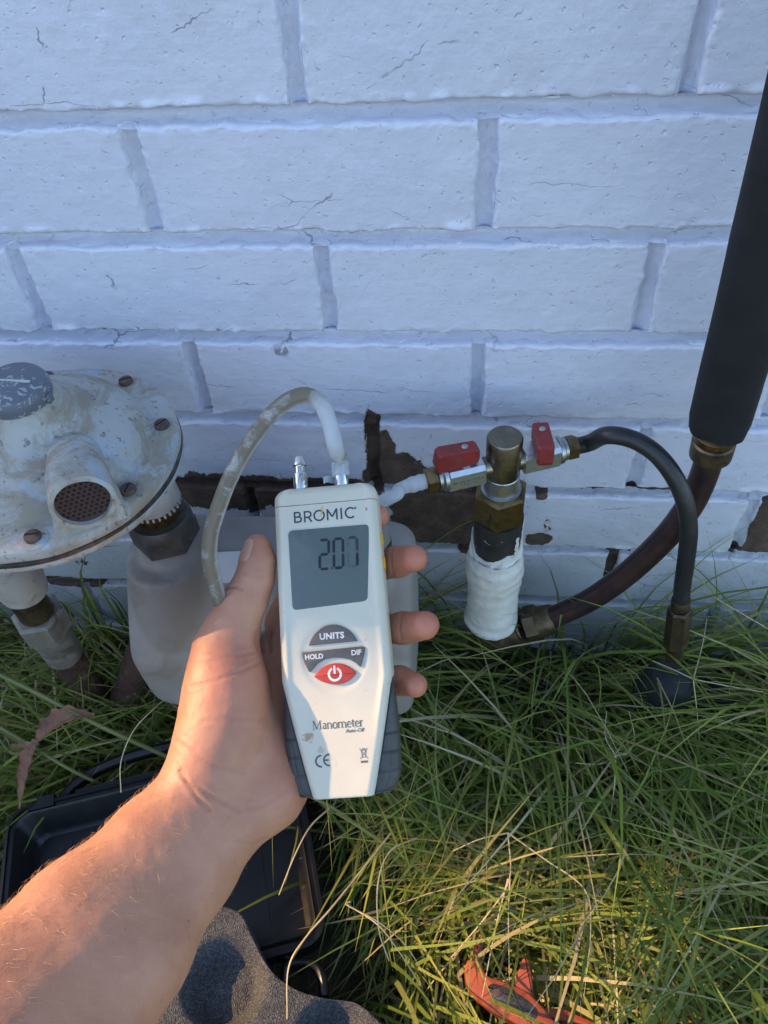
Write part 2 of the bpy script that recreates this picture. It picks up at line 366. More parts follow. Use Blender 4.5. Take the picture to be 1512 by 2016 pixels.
M['shade_brick'] = simple('shade_wall_brick', (.24, .13, .09), (.16, .09, .065), .9, sc=30, bump=.6, bd=.002)  # for the unseen wall added to cast shade

# ------------------------------------------------------------------ ground
me = bpy.data.meshes.new('ground')
bm = bmesh.new()
gx = list(np.linspace(-1.2, 1.2, 70)); gy = list(np.linspace(-1.4, .06, 50))
gx = [-80, -30, -10, -3]+gx+[3, 10, 30, 80]; gy = [-80, -30, -10, -3]+gy+[.2]
GZ = -.025
def ground_z(x, y): return GZ+.012*math.sin(x*9+1)*math.cos(y*11)+.006*math.sin(x*31+y*27)
vs = [[bm.verts.new((x, y, ground_z(x, y) if abs(x) < 2 and y > -2 else GZ)) for y in gy] for x in gx]
for i in range(len(gx)-1):
    for j in range(len(gy)-1): bm.faces.new((vs[i][j], vs[i+1][j], vs[i+1][j+1], vs[i][j+1]))
bm.to_mesh(me); bm.free()
tag(link('ground', me, M['soil']), 'dark soil under the long grass', None, None, 'structure')

# ------------------------------------------------------------------ painted brick wall
PITCH, CH = .24, .086
OFF = {1: -.1119, 2: -.2303, 3: -.3495, 4: -.2316, 5: -.0848, 6: .0282, 7: -.0850, 8: .035}
def wxz(u, v): p = onY(u, v, 0); return p[0], p[2]
PEEL = []   # (x, z, rx, rz, strength)
for (u, v, ru, rv, k) in [(734, 865, 12, 40, 1.0), (752, 905, 22, 40, .95), (785, 925, 40, 26, .85), (800, 948, 36, 14, .8), (740, 940, 20, 25, .9),
                          (430, 968, 90, 26, 1.05), (520, 966, 60, 22, 1.0), (590, 958, 60, 14, .9), (660, 955, 60, 12, .85),
                          (830, 1020, 45, 42, 1.0), (900, 1000, 60, 48, 1.15), (925, 1060, 30, 26, 1.0), (845, 1066, 60, 10, .75),
                          (1068, 972, 10, 10, .8), (1060, 1062, 20, 11, .85), (1185, 968, 55, 7, .8), (1290, 966, 60, 5, .75), (1000, 962, 40, 6, .6),
                          (1448, 1090, 14, 10, .8), (787, 823, 14, 5, .65), (440, 648, 18, 7, .40), (150, 1148, 60, 7, .8), (250, 1146, 60, 6, .7),
                          (1506, 800, 8, 60, .0), (160, 1105, 14, 14, .5), (1200, 848, 40, 4, .5), (1078, 1040, 10, 22, .45)]:
    x, z = wxz(u, v); D = depth((x, 0, z)); PEEL.append((x, z, ru*D/FPX, rv*D/FPX/.70, k))
def peel_at(x, z):
    r = np.zeros_like(x)
    for (px, pz, rx, rz, k) in PEEL:
        d = np.sqrt(((x-px)/rx)**2+((z-pz)/rz)**2); r = np.maximum(r, k*np.clip(1.55-.75*d, 0, 1.0))
    return r
def add_attr(me, name, vals):
    a = me.attributes.new(name, 'FLOAT', 'POINT'); a.data.foreach_set('value', np.asarray(vals, np.float32))
wall = thing('brick_wall', 'white painted brick wall with cracked and peeling paint behind the pipework', 'wall', (0, 0, 0))
def edge_grid(L, e, fine, coarse):
    a = list(np.linspace(0, e, fine)); b = list(np.linspace(e, L-e, coarse))[1:-1]; c = list(np.linspace(L-e, L, fine)); return np.array(a+b+c)
def brick_mesh(x0, x1, z0, z1, hi, seed, bare):
    L, H = x1-x0, z1-z0
    gx = edge_grid(L, .007, 7 if hi else 3, 110 if hi else 10); gz = edge_grid(H, .007, 7 if hi else 3, 34 if hi else 5)
    X, Z = np.meshgrid(gx, gz, indexing='ij'); n, k = X.shape
    wx, wz = x0+X.ravel(), z0+Z.ravel(); q = np.stack([wx, wz, np.full_like(wx, seed*3.7)], 1)
    d = np.minimum(np.minimum(X, L-X), np.minimum(Z, H-Z)).ravel()
    rr = .0026+.0015*vnoise(q*60)+.0009*vnoise(q*190)
    t = np.clip(1-d/np.maximum(rr, .0012), 0, 1)
    y = (1-np.sqrt(np.maximum(0, 1-t*t)))*np.maximum(rr, .0012)*1.15
    y += .0007*fbm(q*14, 3)+.00022*fbm(q*120, 2)+.0008*vnoise(np.full((1, 3), seed*1.7))[0]+.001*(X.ravel()/L-.5)*vnoise(np.full((1, 3), seed*5.1))[0]
    # blobs of paint and chips along the lower edge
    lowe = np.exp(-((Z.ravel()-.002)/.0035)**2); y -= lowe*np.clip(vnoise(q*95)-.25, 0, 1)*.004
    edge = np.exp(-(d/.004)**2); y -= edge*(.0007*vnoise(q*330)+.0005*vnoise(q*620)); wx = wx+edge*(.0012*vnoise(q*110+5)+.0016*vnoise(q*42+2)); wz = wz+edge*(.0012*vnoise(q*110+9)+.0010*vnoise(q*42+6))
    V = np.stack([wx, y, wz], 1); idx = np.arange(n*k).reshape(n, k)
    Fc = [(idx[i, j], idx[i+1, j], idx[i+1, j+1], idx[i, j+1]) for i in range(n-1) for j in range(k-1)]
    rim = [idx[i, 0] for i in range(n)]+[idx[n-1, j] for j in range(1, k)]+[idx[i, k-1] for i in range(n-2, -1, -1)]+[idx[0, j] for j in range(k-2, 0, -1)]
    back = V[rim].copy(); back[:, 1] = .03; m0 = len(V); V = np.vstack([V, back]); r = len(rim)
    Fc += [(rim[(i+1) % r], rim[i], m0+i, m0+(i+1) % r) for i in range(r)]; Fc.append(tuple(m0+i for i in range(r)))
    me = bpy.data.meshes.new('brick'); me.from_pydata(V.tolist(), [], [tuple(map(int, f)) for f in Fc]); me.update()
    p = peel_at(V[:, 0], V[:, 2])
    if bare: p = np.maximum(p, 1.3*sm(.000, .004, V[:, 0]-x0))
    add_attr(me, 'peel', p); return me
mort = MB(); mpv = []
JT = .011
def strip(p0, p1, width, axis, dk=1.0):
    L = abs(p1-p0[axis]); n = max(4, int(L/.0022)); kk = 13
    s_ = np.linspace(0, L, n); t = np.linspace(-1, 1, kk); SS, TT = np.meshgrid(s_, t, indexing='ij'); SS, TT = SS.ravel(), TT.ravel()
    along = p0[axis]+SS; c = TT*width/2; other = p0[1-axis]+c
    x, z = (along, other) if axis == 0 else (other, along)
    q = np.stack([x, z, np.full_like(x, 4.4)], 1)
    wig = .0009*vnoise(np.stack([along*40, along*0+p0[1-axis]*70, along*0], 1))
    if axis == 0: z = z+wig
    else: x = x+wig
    y = .0040+.0100*dk*(1-TT**2)+.0007*fbm(q*70, 2)+.0006*vnoise(q*300)+.0004*vnoise(q*620)
    lip = np.exp(-((np.abs(TT)-.76)/.16)**2); y -= lip*np.clip(vnoise(q*120+3)-.0, 0, 1)*.0060
    i = np.arange(n*kk).reshape(n, kk); mort.add(np.stack([x, y, z], 1), [(i[a, b], i[a+1, b], i[a+1, b+1], i[a, b+1]) for a in range(n-1) for b in range(kk-1)])
XL, XR = -.96, .86
kz = list(range(-4, 10))
for k in kz:                                        # course k lies between bed k (below) and bed k-1 (above)
    zb, zt = CH*(8-k), CH*(9-k)
    strip((XL, zb), XR, JT+.003, 0)
    off = OFF.get(k, -.1119 if k % 2 else -.2303)
    x = off-PITCH*math.ceil((off-XL)/PITCH); i = 0
    while x < XR:
        xa, xb = max(x, XL)+JT/2*(x >= XL), min(x+PITCH, XR)-JT/2*(x+PITCH <= XR)
        jitter = .0
        if XL < x < XR: strip((x, zb+JT/2-.001), zt-JT/2+.001, JT+.003, 1, .6)
        if xb-xa > .02:
            vis = -.6 < xb and xa < .42 and .0 < zt and zb < .78
            bare = (k == 6 and abs(xa-JT/2-.2682) < .01)
            me = brick_mesh(xa, xb, zb+JT/2, zt-JT/2, vis, k*13+i+40, bare)
            link('brick', me, M['wall'], wall, True, 60, fix=False)
        x += PITCH; i += 1
mo = mort.build('mortar', M['wall'], wall, True, 60)
V = np.empty(len(mo.data.vertices)*3, np.float32); mo.data.vertices.foreach_get('co', V); V = V.reshape(-1, 3)
pl = peel_at(V[:, 0], V[:, 2])
for (u, v, hw, hh) in [(505, 972, .007, .035), (1205, 1112, .006, .03)]:      # two open, unpainted perpends
    x, z = wxz(u, v); pl = np.maximum(pl, 1.4*((np.abs(V[:, 0]-x) < hw+.01) & (np.abs(V[:, 2]-z) < hh)))
add_attr(mo.data, 'peel', pl)
back = MB().box((XL-8, .014, -.12), (XR+2, .11, 2.95)); back.build('wall_core', M['wall'], wall, False)
add_attr(wall.children[-1].data, 'peel', np.zeros(8))

# low brick wall added to the left, out of frame: its shade covers the case and the foam
PY = .08
gw = thing('shade_wall', 'low brick wall added out of frame on the left to cast shade', 'wall', (-1.9, -1.2, 0))
for r in range(11):
    z0 = -.02+r*.086
    for q in range(14):
        y1 = PY-.012-q*.24-(.12 if r % 2 else 0); MB().box((-1.96, y1-.23, z0), (-1.85, y1, z0+.076)).build('brick', M['shade_brick'], gw, False)
MB().box((-1.955, PY-3.3, -.06), (-1.855, PY-.03, -.02+11*.086-.01)).build('mortar', M['mortar_grey'], gw, False)

# ------------------------------------------------------------------ test tee on the riser
TY = -.07
def tp(u, v): return onY(u, v, TY)
TX = float(np.mean([tp(1000, 862)[0], tp(985, 985)[0], tp(962, 1215)[0]]))
zt = lambda v, u=980: float(tp(u, v)[2])
z_cap, z_colA, z_nut1, z_nut0, z_blk0, z_bul, z_wb = zt(860, 1000), zt(935, 990), zt(962, 985), zt(1012, 980), zt(1060, 975), zt(1110, 970), zt(1222, 962)
def px(n, z): return n*depth((TX, TY, z))/FPX        # pixels to metres at that height of the riser
tee = thing('test_tee', 'upright round metal test point with hex nut between two red-handled valves', 'valve fitting', (TX, TY, z_nut0))
r = px(36, z_cap)
MB().lathe([(r*.2, z_cap), (r*.93, z_cap), (r, z_cap-.0015), (r, z_colA+.004), (r*.96, z_colA)][::-1], (TX, TY, 0), seg=48).build('barrel', M['zinc_brass'], tee)
r2 = px(35, z_colA)
MB().lathe([(r2, z_nut1-.012), (r2, z_colA+.002), (r2*.9, z_colA+.004)], (TX, TY, 0), seg=40).build('collar', M['zinc'], tee)
rn = px(55, z_nut1)
MB().hexa(rn, z_nut0, z_nut1, (TX, TY, 0), phase=.42, ch=.0016).build('hex_nut', M['brass'], tee, True, 20)
MB().lathe([(rn*.70, z_nut1-.001), (rn*.72, z_nut1+.0015), (r2*1.02, z_nut1+.002)], (TX, TY, 0), seg=36).build('washer', M['zinc'], tee)
riser = thing('riser_pipe', 'thick white painted pipe with a bare black band below the hex nut', 'pipe', (TX, TY, 0))
rb = px(47, z_blk0)
MB().lathe([(rb*.97, z_blk0-.01), (rb, z_blk0), (rb*1.015, (z_blk0+z_nut0)/2), (rb, z_nut0-.0005), (rb*.8, z_nut0)], (TX, TY, 0), seg=40).build('black_pipe', M['black_pipe'], riser)
prof = []
zz_ = [z_wb, z_wb+.004, z_wb+.010, z_wb+.016, z_wb+.03, z_wb+.05, z_bul-.024, z_bul-.015, z_bul-.008, z_bul+.004, z_bul+.014, z_bul+.022, z_blk0-.006, z_blk0+.002]
rr_ = [43, 51.5, 52, 49.5, 48.5, 49.5, 51, 54, 55, 56, 54, 52, 50.5, 48]
fine = catmull([(q, s_, 0) for q, s_ in zip(rr_, zz_)], 4)
mb = MB(); R = []
for q in fine:
    ring = []
    for j in range(64):
        t = 2*math.pi*j/64; p = np.array([[math.cos(t)*1.6, math.sin(t)*1.6, q[1]*60], [math.cos(t)*5, math.sin(t)*5, q[1]*190]]); nn = vnoise(p)
        up = 1 if q[1] < z_blk0-.012 else 0
        rad = px(q[0], q[1])+.0009*nn[0]+.0006*nn[1]+.0005*math.sin(q[1]*420+2*nn[0])
        dz = (.010*nn[0]+.008*math.sin(t+.4)+.004*nn[1]) if q[1] > z_blk0-.012 else 0
        ring.append((TX+rad*math.cos(t), TY+rad*math.sin(t), q[1]+dz))
    R.append(ring)
mb.rings(R); mb.build('painted_sleeve', M['white_paint'], riser, True, 70)
# streaks of white over the black band
for (ang, w_, h_) in [(.35, .55, .040), (2.9, .10, .050), (-.15, .22, .022)]:
    pts = [];  n = 14; R = []
    for i in range(n+1):
        z = z_blk0-.004+h_*i/n; row = []
        for j in range(9):
            f = (j/8-.5)*w_*(1-.35*(i/n))+.05*math.sin(i*1.9+j*.7+ang*5); t = ang-1.57+1.0+f
            row.append((TX+(rb+.0009)*math.cos(t), TY+(rb+.0009)*math.sin(t), z+.002*math.sin(j*2.1+i)))
        R.append(row)
    m_ = MB().rings(R, False, False, False); m_.build('paint_smear', M['white_paint'], riser)
# elbow at the foot and the tail into the ground
elb = thing('brass_elbow', 'tarnished brass elbow at the foot of the white riser pipe', 'pipe fitting', (TX, TY, z_wb-.02))
e0 = np.array([TX, TY, z_wb-.022]); e1 = tp(1075, 1221); e1[1] = TY-.0; dirx = Vector(e1-e0).normalized()
MB().tube(catmull([(TX, TY, z_wb+.004), (TX, TY, z_wb-.010), tuple(e0+np.array(dirx)*.012-np.array([0, 0, .004])), tuple(e0+np.array(dirx)*.035)], 8), px(40, z_wb), 28).build('bend', M['brass_dark'], elb)
MB().lathe([(.0165, .024), (.0185, .026), (.0185, .034), (.0165, .036)], e0-np.array([0, 0, .002]), dirx, 28).build('rim', M['brass_dark'], elb)
MB().hexa(.0185, .040, .054, e0, dirx, .3).build('flare_nut', M['brass_dark'], elb, True, 20)
MB().lathe([(.0155, .052), (.015, .066), (.0135, .070)], e0, dirx, 28).build('neck', M['brass_dark'], elb)
MB().lathe([(.017, 0), (.018, -.012), (.016, -.08)], e0+np.array([-.004, .004, -.008]), (0, 0, 1), 20).build('tail', M['brass_dark'], elb)
# copper pipe sweeping up to the lagged pipe
cp = [(1068, 1222, TY), (1110, 1206, TY-.001), (1170, 1176, TY-.002), (1240, 1125, TY-.003), (1310, 1058, TY-.002), (1355, 1000, TY), (1378, 955, TY+.003), (1396, 905, TY+.004), (1404, 870, TY+.004)]
copper = tag(MB().tube(catmull([tuple(onY(*q)) for q in cp], 8), .0108, 24).build('copper_pipe', M['copper']), 'dark copper pipe bending up from the brass elbow to the lagged pipe', 'pipe')
lag = thing('lagged_pipe', 'upright pipe in thick black foam lagging at the right edge', 'pipe', tuple(onY(1404, 870, TY)))
P0, P1 = onY(1413, 842, TY), onY(1592, 180, TY-.004); ax = Vector(P1-P0); Lg = ax.length; ax.normalize()
P1 = P0+np.array(ax)*.75
mb = MB(); R = []
for i in range(61):
    t = i/60; c = P0+(P1-P0)*t; X = Vector((0, 1, 0)).cross(ax).normalized(); Y = ax.cross(X); ring = []
    for j in range(40):
        th = 2*math.pi*j/40; nn = vnoise(np.array([[math.cos(th)*1.5, math.sin(th)*1.5, t*9], [math.cos(th)*4, math.sin(th)*4, t*40]]))
        rad = .0213+.0007*nn[0]+.0003*nn[1]-(.0016 if i == 0 else 0); ring.append(Vector(c)+X*rad*math.cos(th)+Y*rad*math.sin(th)+(ax*(.0025*nn[1]+.002*math.sin(th*2)) if i < 2 else Vector()))
    R.append(ring)
mb.rings(R); mb.build('foam_lagging', M['foam_black'], lag)
MB().lathe([(.0125, -.03), (.0125, .03)], P0, ax, 24).build('copper_core', M['copper'], lag)
MB().lathe([(.0125, -.012), (.0150, -.011), (.0152, -.006), (.0125, -.004)], P0, ax, 28).build('ring', M['brass'], lag)
MB().lathe([(.0135, -.030), (.0155, -.028), (.0158, -.014), (.0145, -.0125)], P0, ax, 28).build('collar', M['brass_dark'], lag)

# valves: bodies run along one horizontal line through the tee
z_val = zt(912, 1000)
Lp, Rp = onZ(866, 949, z_val-.004), onZ(1136, 872, z_val+.004)
vax = Vector((Rp[0]-Lp[0], Rp[1]-Lp[1], 0)).normalized(); vup = Vector((0, 0, 1)); vsd = vup.cross(vax)
def on_axis(u, v):
    # distance along the valve line of the pixel
    p = onZ(u, v, z_val); return (Vector(p)-Vector((TX, TY, z_val))).dot(vax)
def vm(s0, flip): return Matrix.Translation(Vector((TX, TY, z_val))+vax*s0)@Matrix((vax*flip, vup.cross(vax*flip), vup)).transposed().to_4x4()
print('valve axis', vax, on_axis(866, 949), on_axis(905, 945), on_axis(1055, 900), on_axis(1136, 872))
def text_mesh(body, size, bold=0, shear=0, spacing=1.0, align='CENTER', ext=.00012):
    cu = bpy.data.curves.new('txt', 'FONT'); cu.body = body; cu.size = size; cu.align_x = align; cu.align_y = 'CENTER'; cu.offset = bold; cu.shear = shear
    cu.space_character = spacing; cu.extrude = ext; cu.resolution_u = 3
    o = bpy.data.objects.new('txt', cu); COL.objects.link(o); dg = bpy.context.evaluated_depsgraph_get(); me = bpy.data.meshes.new_from_object(o.evaluated_get(dg))
    bpy.data.objects.remove(o); bpy.data.curves.remove(cu); return me
def valve(name, label, s_in, s_b0, s_b1, s_nut, handle_dir, flip, writing=None, tilt=0):
    t = thing(name, label, 'valve', tuple(Vector((TX, TY, z_val))+vax*s_b0), 'small ball valves on the test tee'); o = Vector((TX, TY, z_val)); f = flip
    MB().lathe([(.0085, s_in*f), (.0085, s_b0*f)], o, vax*f, 20).build('neck', M['zinc_brass'], t)
    mb = MB(); hw = .0105; ch = .0032; sec = [(-hw, -hw+ch), (-hw+ch, -hw), (hw-ch, -hw), (hw, -hw+ch), (hw, hw-ch), (hw-ch, hw), (-hw+ch, hw), (-hw, hw-ch)]
    R = []
    for s_, k in ((s_b0, .93), (s_b0+.0008*f, 1), (s_b1-.0008*f, 1), (s_b1, .93)):
        R.append([o+vax*s_+vsd*(a*k)+vup*(b*k) for a, b in sec])
    mb.rings(R).build('body', M['alu'], t, True, 20)
    MB().lathe([(.0098, s_b1*f-.001), (.0115, s_b1*f), (.0115, s_b1*f+.003), (.0095, s_b1*f+.0045), (.0095, s_b1*f+.007)], o, vax*f, 24).build('collar', M['zinc'], t)
    MB().hexa(.0100, s_nut*f-.0005, s_nut*f+.0095, o, vax*f, .5, .0009).build('hose_nut', M['brass'], t, True, 20)
    # handle: a shaped slab standing on the stem
    MB().lathe([(.006, .009), (.006, .0125)], o+vax*((s_b0+s_b1)/2), vup, 20).build('stem', M['zinc'], t)
    c = o+vax*((s_b0+s_b1)/2)+vup*.012; hx = Vector(handle_dir).normalized(); hy = vup.cross(hx)
    Mh = Matrix.Translation(c)@Matrix((hx, -vup*-1, hy*-1)).transposed().to_4x4()
    side = [(-.009, .000), (-.0105, .0045), (-.0105, .0125), (-.0085, .0145), (.020, .0165), (.0225, .0150), (.0245, .002), (.0235, -.001), (.006, -.001)]
    n = len(side); mb = MB(); R = []
    for wv, k in ((-.0062, .93), (-.0052, 1.0), (.0052, 1.0), (.0062, .93)):
        cx_, cy_ = .007, .0075; R.append([c+hx*(cx_+(a-cx_)*k)+vup*(cy_+(b-cy_)*k)+hy*wv for a, b in side])
    h = mb.rings(R).build('handle', M['red'], t, True, 25)
    MB().lathe([(.0026, .0140), (.0026, .0158), (.0018, .0163), (.0004, .0160)], c, vup, 16).build('screw', M['zinc'], h)
    if writing:
        for (txt, sz, dz, dx) in writing:
            me = text_mesh(txt, sz, .00006, ext=.00005); Mt = Matrix((vax, vup, -vsd)).transposed().to_4x4()
            Mt = Matrix.Translation(o+vax*((s_b0+s_b1)/2+dx)-vsd*(.01055)+vup*dz)@Mt
            me.transform(Mt); link('writing', me, M['print_grey'], t, False, fix=False)
    return t
sL0, sL1 = -.0175, -.0175-.030
valve('ball_valve', 'small plated valve left of the tee, red lever lying along it', -.010, sL0, sL1, sL1-.0075, -vax, -1, [('MADE IN ITALY', .0036, .0005, 0), ('P. 02-2017 13-AS', .0019, -.0024, .001)])
hd = (vax*-.25-vsd*1.0)
valve('ball_valve', 'small plated valve right of the tee, red lever turned across it', .010, .0155, .0155+.030, .0155+.030+.0075, hd, 1)
hoseL = Vector((TX, TY, z_val))+vax*(sL1-.016); hoseR = Vector((TX, TY, z_val))+vax*(.0155+.030+.016)
# black rubber hose loop
hp = [tuple(hoseR-vax*.004), tuple(hoseR+vax*.012)]+[tuple(onY(u, v, Y)) for u, v, Y in
      [(1195, 857, -.062), (1245, 865, -.066), (1292, 894, -.074), (1328, 940, -.084), (1349, 990, -.092), (1356, 1045, -.098), (1351, 1100, -.102), (1344, 1150, -.104), (1341, 1182, -.105)]]
tag(MB().tube(catmull(hp, 8), .0070, 20).build('rubber_hose', M['black_hose']), 'black rubber hose looping from the right valve down into the grass', 'hose')
hb = np.array(hp[-1]); hd_ = Vector(onY(1327, 1290, -.110)-hb); HL = hd_.length; hd_.normalize()
cpl = thing('hose_coupling', 'long dull brass hex coupling on the lower end of the black hose', 'pipe fitting', tuple(hb))
MB().lathe([(.0078, -.002), (.0082, .001), (.0082, .008), (.0072, .010)], hb, hd_, 20).build('ferrule', M['brass_dark'], cpl)
MB().hexa(.0105, .012, HL*.80, hb, hd_, .2, .0012).build('hex_body', M['brass_dark'], cpl, True, 20)
MB().lathe([(.0075, HL*.78), (.0075, HL*1.05)], hb, hd_, 18).build('tail', M['brass_dark'], cpl)
for lab, u, v, Y, rr, hh in [('rounded black plastic cap in the grass under the hose coupling', 1310, 1352, -.112, .025, .044), ('smaller black plastic cap half hidden in grass right of the coupling', 1415, 1378, -.095, .018, .040)]:
    c = onY(u, v, Y); t = thing('plastic_cap', lab, 'pipe cap', tuple(c-np.array([0, 0, hh*.5])), 'black caps in the grass')
    MB().lathe([(rr*.9, -hh*1.2), (rr, -hh*.6), (rr*1.02, -hh*.1), (rr*.94, hh*.28), (rr*.7, hh*.48), (rr*.3, hh*.55)], c, (.05, -.1, 1), 32).build('dome', M['cap_black'], t)
    MB().lathe([(rr*1.06, -hh*.45), (rr*1.1, -hh*.40), (rr*1.1, -hh*.25), (rr*1.05, -hh*.2)], c, (.05, -.1, 1), 32).build('rim', M['cap_black'], t)

# ------------------------------------------------------------------ gas regulator
GX, GY, GZr, GR = -.294, -.146, .429, .095
reg = thing('gas_regulator', 'weathered round cast regulator with grey screw cap and vent spout', 'gas regulator', (GX, GY, GZr-.05))
o = (GX, GY, GZr)
def bumpy(mb, amp=.0008, sc=45):
    V = np.array(mb.v); n = fbm(V*sc, 2)[:, None]; V = V+amp*np.stack([n[:, 0], fbm(V*sc+9, 2), fbm(V*sc+4, 2)], 1); mb.v = [tuple(q) for q in V]; return mb
mbu = MB().lathe([(GR*.4, -.001), (GR*.985, -.001), (GR, .001), (GR, .0075), (GR*.985, .009), (GR*.80, .0095), (GR*.775, .011), (GR*.755, .0180), (GR*.72, .0235), (GR*.62, .0300), (GR*.52, .0355), (GR*.45, .0395), (GR*.38, .0445), (GR*.315, .050), (GR*.265, .056), (GR*.225, .0645), (GR*.19, .066)], o, seg=96)
mbu.v = [(x+.007*float(sm(.026, .064, z-GZr)), y-.005*float(sm(.026, .064, z-GZr)), z) for x, y, z in mbu.v]
bumpy(mbu, .0009, 40).build('upper_cover', M['reg'], reg, True, 50)
bumpy(MB().lathe([(GR*.3, -.045), (GR*.5, -.044), (GR*.72, -.032), (GR*.80, -.016), (GR*.82, -.0105), (GR*.98, -.0100), (GR, -.008), (GR, -.004), (GR*.985, -.0025)], o, seg=96), .0008, 40).build('lower_cover', M['reg'], reg, True, 50)
MB().lathe([(GR*.97, -.0032), (GR*1.004, -.003), (GR*1.004, -.0005), (GR*.97, .0002)], o, seg=96).build('gasket', M['steel_dark'], reg)
for k in range(8):
    t = math.radians(19.7+k*45-1); c = (GX+GR*.885*math.cos(t), GY+GR*.885*math.sin(t), GZr+.0085)
    bumpy(MB().lathe([(.0105, -.001), (.0100, .0012), (.0085, .0016)], c, seg=24), .0003, 120).build('boss', M['reg'], reg)
    s = MB().lathe([(.0052, .001), (.0055, .0032), (.0050, .0046), (.0030, .0053)], c, seg=20).build('screw', M['screw_rust'], reg)
    a = random.uniform(0, 3); MB().box((-.0042, -.0006, .0046), (.0042, .0006, .00545), Matrix.Translation(c)@Matrix.Rotation(a, 4, 'Z')).build('slot', M['screen_dark'], s)
capc = (GX+.008, GY-.006, GZr+.064); capx = (.04, -.06, 1)
cap = MB().lathe([(GR*.20, -.002), (GR*.232, -.001), (GR*.238, .003), (GR*.235, .0065), (GR*.215, .0095), (GR*.12, .0110), (.002, .0115)], capc, capx, 48).build('screw_cap', M['cap_grey'], reg)
MB().box((-GR*.20, -.0006, .0108), (GR*.14, .0006, .0120), Matrix.Translation(capc)@Matrix.Rotation(-.05, 4, 'Z')).build('rib', M['label_white'], cap)
MB().box((GR*.215, -.0025, -.002), (GR*.262, .0025, .004), Matrix.Translation(capc)@Matrix.Rotation(-.15, 4, 'Z')).build('lug', M['cap_grey'], cap)
# vent spout, pointing at the viewer's lower right
sax = Vector((.46, -.86, .10)).normalized(); sl = .062; sp1 = Vector(onZ(163, 990, GZr+.032)); sp0 = sp1-sax*sl
bumpy(MB().lathe([(.004, -.002), (.0125, .001), (.0165, .006), (.0180, .014), (.0182, sl*.55), (.0194, sl*.57), (.0198, sl), (.0168, sl+.001), (.0162, sl-.004), (.004, sl-.0042)], sp0, sax, 40), .0005, 60).build('vent_spout', M['reg'], reg, True, 40)
skirt = MB(); cc = sp1-sax*.014
perp = Vector((0, 0, 1)).cross(sax).normalized()
bp_ = Vector((sp1.x, sp1.y, GZr+.008))-Vector((sax.x, sax.y, 0)).normalized()*.004
skirt.rings([[cc+perp*.0185-sax*.012, bp_+perp*.0215-sax*.016, bp_-perp*.0215-sax*.016, cc-perp*.0185-sax*.012], [sp1+perp*.0195-sax*.007, bp_+perp*.0225+Vector((0, -.004, 0)), bp_-perp*.0225+Vector((0, -.004, 0)), sp1-perp*.0195-sax*.007]]); skirt.build('spout_foot', M['reg'], reg)
scr = MB().lathe([(.0163, sl-.0032), (.0163, sl-.0026), (.001, sl-.0026)], sp0, sax, 36).build('vent_screen', M['screen'], reg)
upv = sax.cross(perp); ctr = sp0+sax*(sl-.0025)
for i in range(-5, 6):
    for j in range(-5, 6):
        x, y = (i+.5*(j % 2))*.0034, j*.0030
        if x*x+y*y < .0150**2:
            p = ctr+perp*x+upv*y; MB().add([p+sax*.0001+(perp*math.cos(q*math.pi/3)+upv*math.sin(q*math.pi/3))*.00125 for q in range(6)]+[p-sax*.0005], [(0, 1, 2, 3, 4, 5), (0, 1, 6), (1, 2, 6), (2, 3, 6), (3, 4, 6), (4, 5, 6), (5, 0, 6)]).build('vent_hole', M['screen_dark'], scr, False)
# outlet neck of the regulator down to the meter nut
NX, NY = -.2435, -.12
bumpy(MB().lathe([(.0205, -.068), (.0215, -.066), (.0215, -.050), (.020, -.030), (.018, -.008)], (NX, NY, GZr), seg=40), .0004, 80).build('outlet_neck', M['dull_white'], reg)
for k in range(30):
    t = 2*math.pi*k/30; MB().box((.0205, -.0008, -.0700), (.0222, .0008, -.0665), Matrix.Translation((NX, NY, GZr))@Matrix.Rotation(t, 4, 'Z')).build('knurl', M['dull_white'], reg, False)
RX, RY = -.4065, -.12
bumpy(MB().lathe([(.016, -.165), (.0205, -.163), (.0215, -.155), (.025, -.135), (.0265, -.115), (.026, -.09), (.022, -.06), (.016, -.02)], (RX+.003, RY, GZr-.035), seg=40), .0008, 50).build('inlet_boss', M['dull_white'], reg)
# ------------------------------------------------------------------ gas meter
z_nutT = float(onY(318, 1035, NY)[2]); 
un = thing('union_nut', 'grimy dark union nut joining regulator outlet and meter', 'pipe fitting', (NX, NY, .31))
MB().lathe([(.0175, -.085), (.0175, -.062)], (NX, NY, GZr), seg=32).build('brass_ferrule', M['brass'], un)
zn = GZr-.083
bumpy(MB().lathe([(.0180, zn-.001), (.0235, zn), (.0255, zn-.004), (.0262, zn-.010)][::-1], (NX, NY, 0), seg=40), .0004, 90).build('shoulder', M['dark_nut'], un)
MB().hexa(.0275, zn-.030, zn-.008, (NX, NY, 0), phase=.35, ch=.0022).build('hex_ring', M['dark_nut'], un, True, 20)
met = thing('gas_meter', 'dusty grey gas meter behind the hand with square label plate', 'gas meter', (-.165, -.12, .1))
x0, x1 = -.288, -.040
prof = [(-.072, .13), (-.070, .26), (-.074, .292), (-.082, .301), (-.112, .302), (-.126, .298), (-.160, .258), (-.176, .236), (-.184, .222), (-.186, .206), (-.183, .150), (-.176, .138), (-.160, .132), (-.09, .128)]
prof = [(p[0], p[1]) for p in prof]
mb = MB(); R = []; cy, cz = -.125, .215
def body_x(xx, k): return [(xx, cy+(p[0]-cy)*k, cz+(p[1]-cz)*k) for p in prof]
for t in np.linspace(0, 1, 41):
    xx = x0+(x1-x0)*t; e = min(t, 1-t)*(x1-x0); k = 1-.15*(1-math.sqrt(max(0, 1-max(0, 1-e/.030)**2)))
    waist = 1.0
    R.append(body_x(xx, k*waist))
R = [[tuple(q) for q in catmull(r+[r[0]], 3)[:-1]] for r in R]
mb.rings(R)
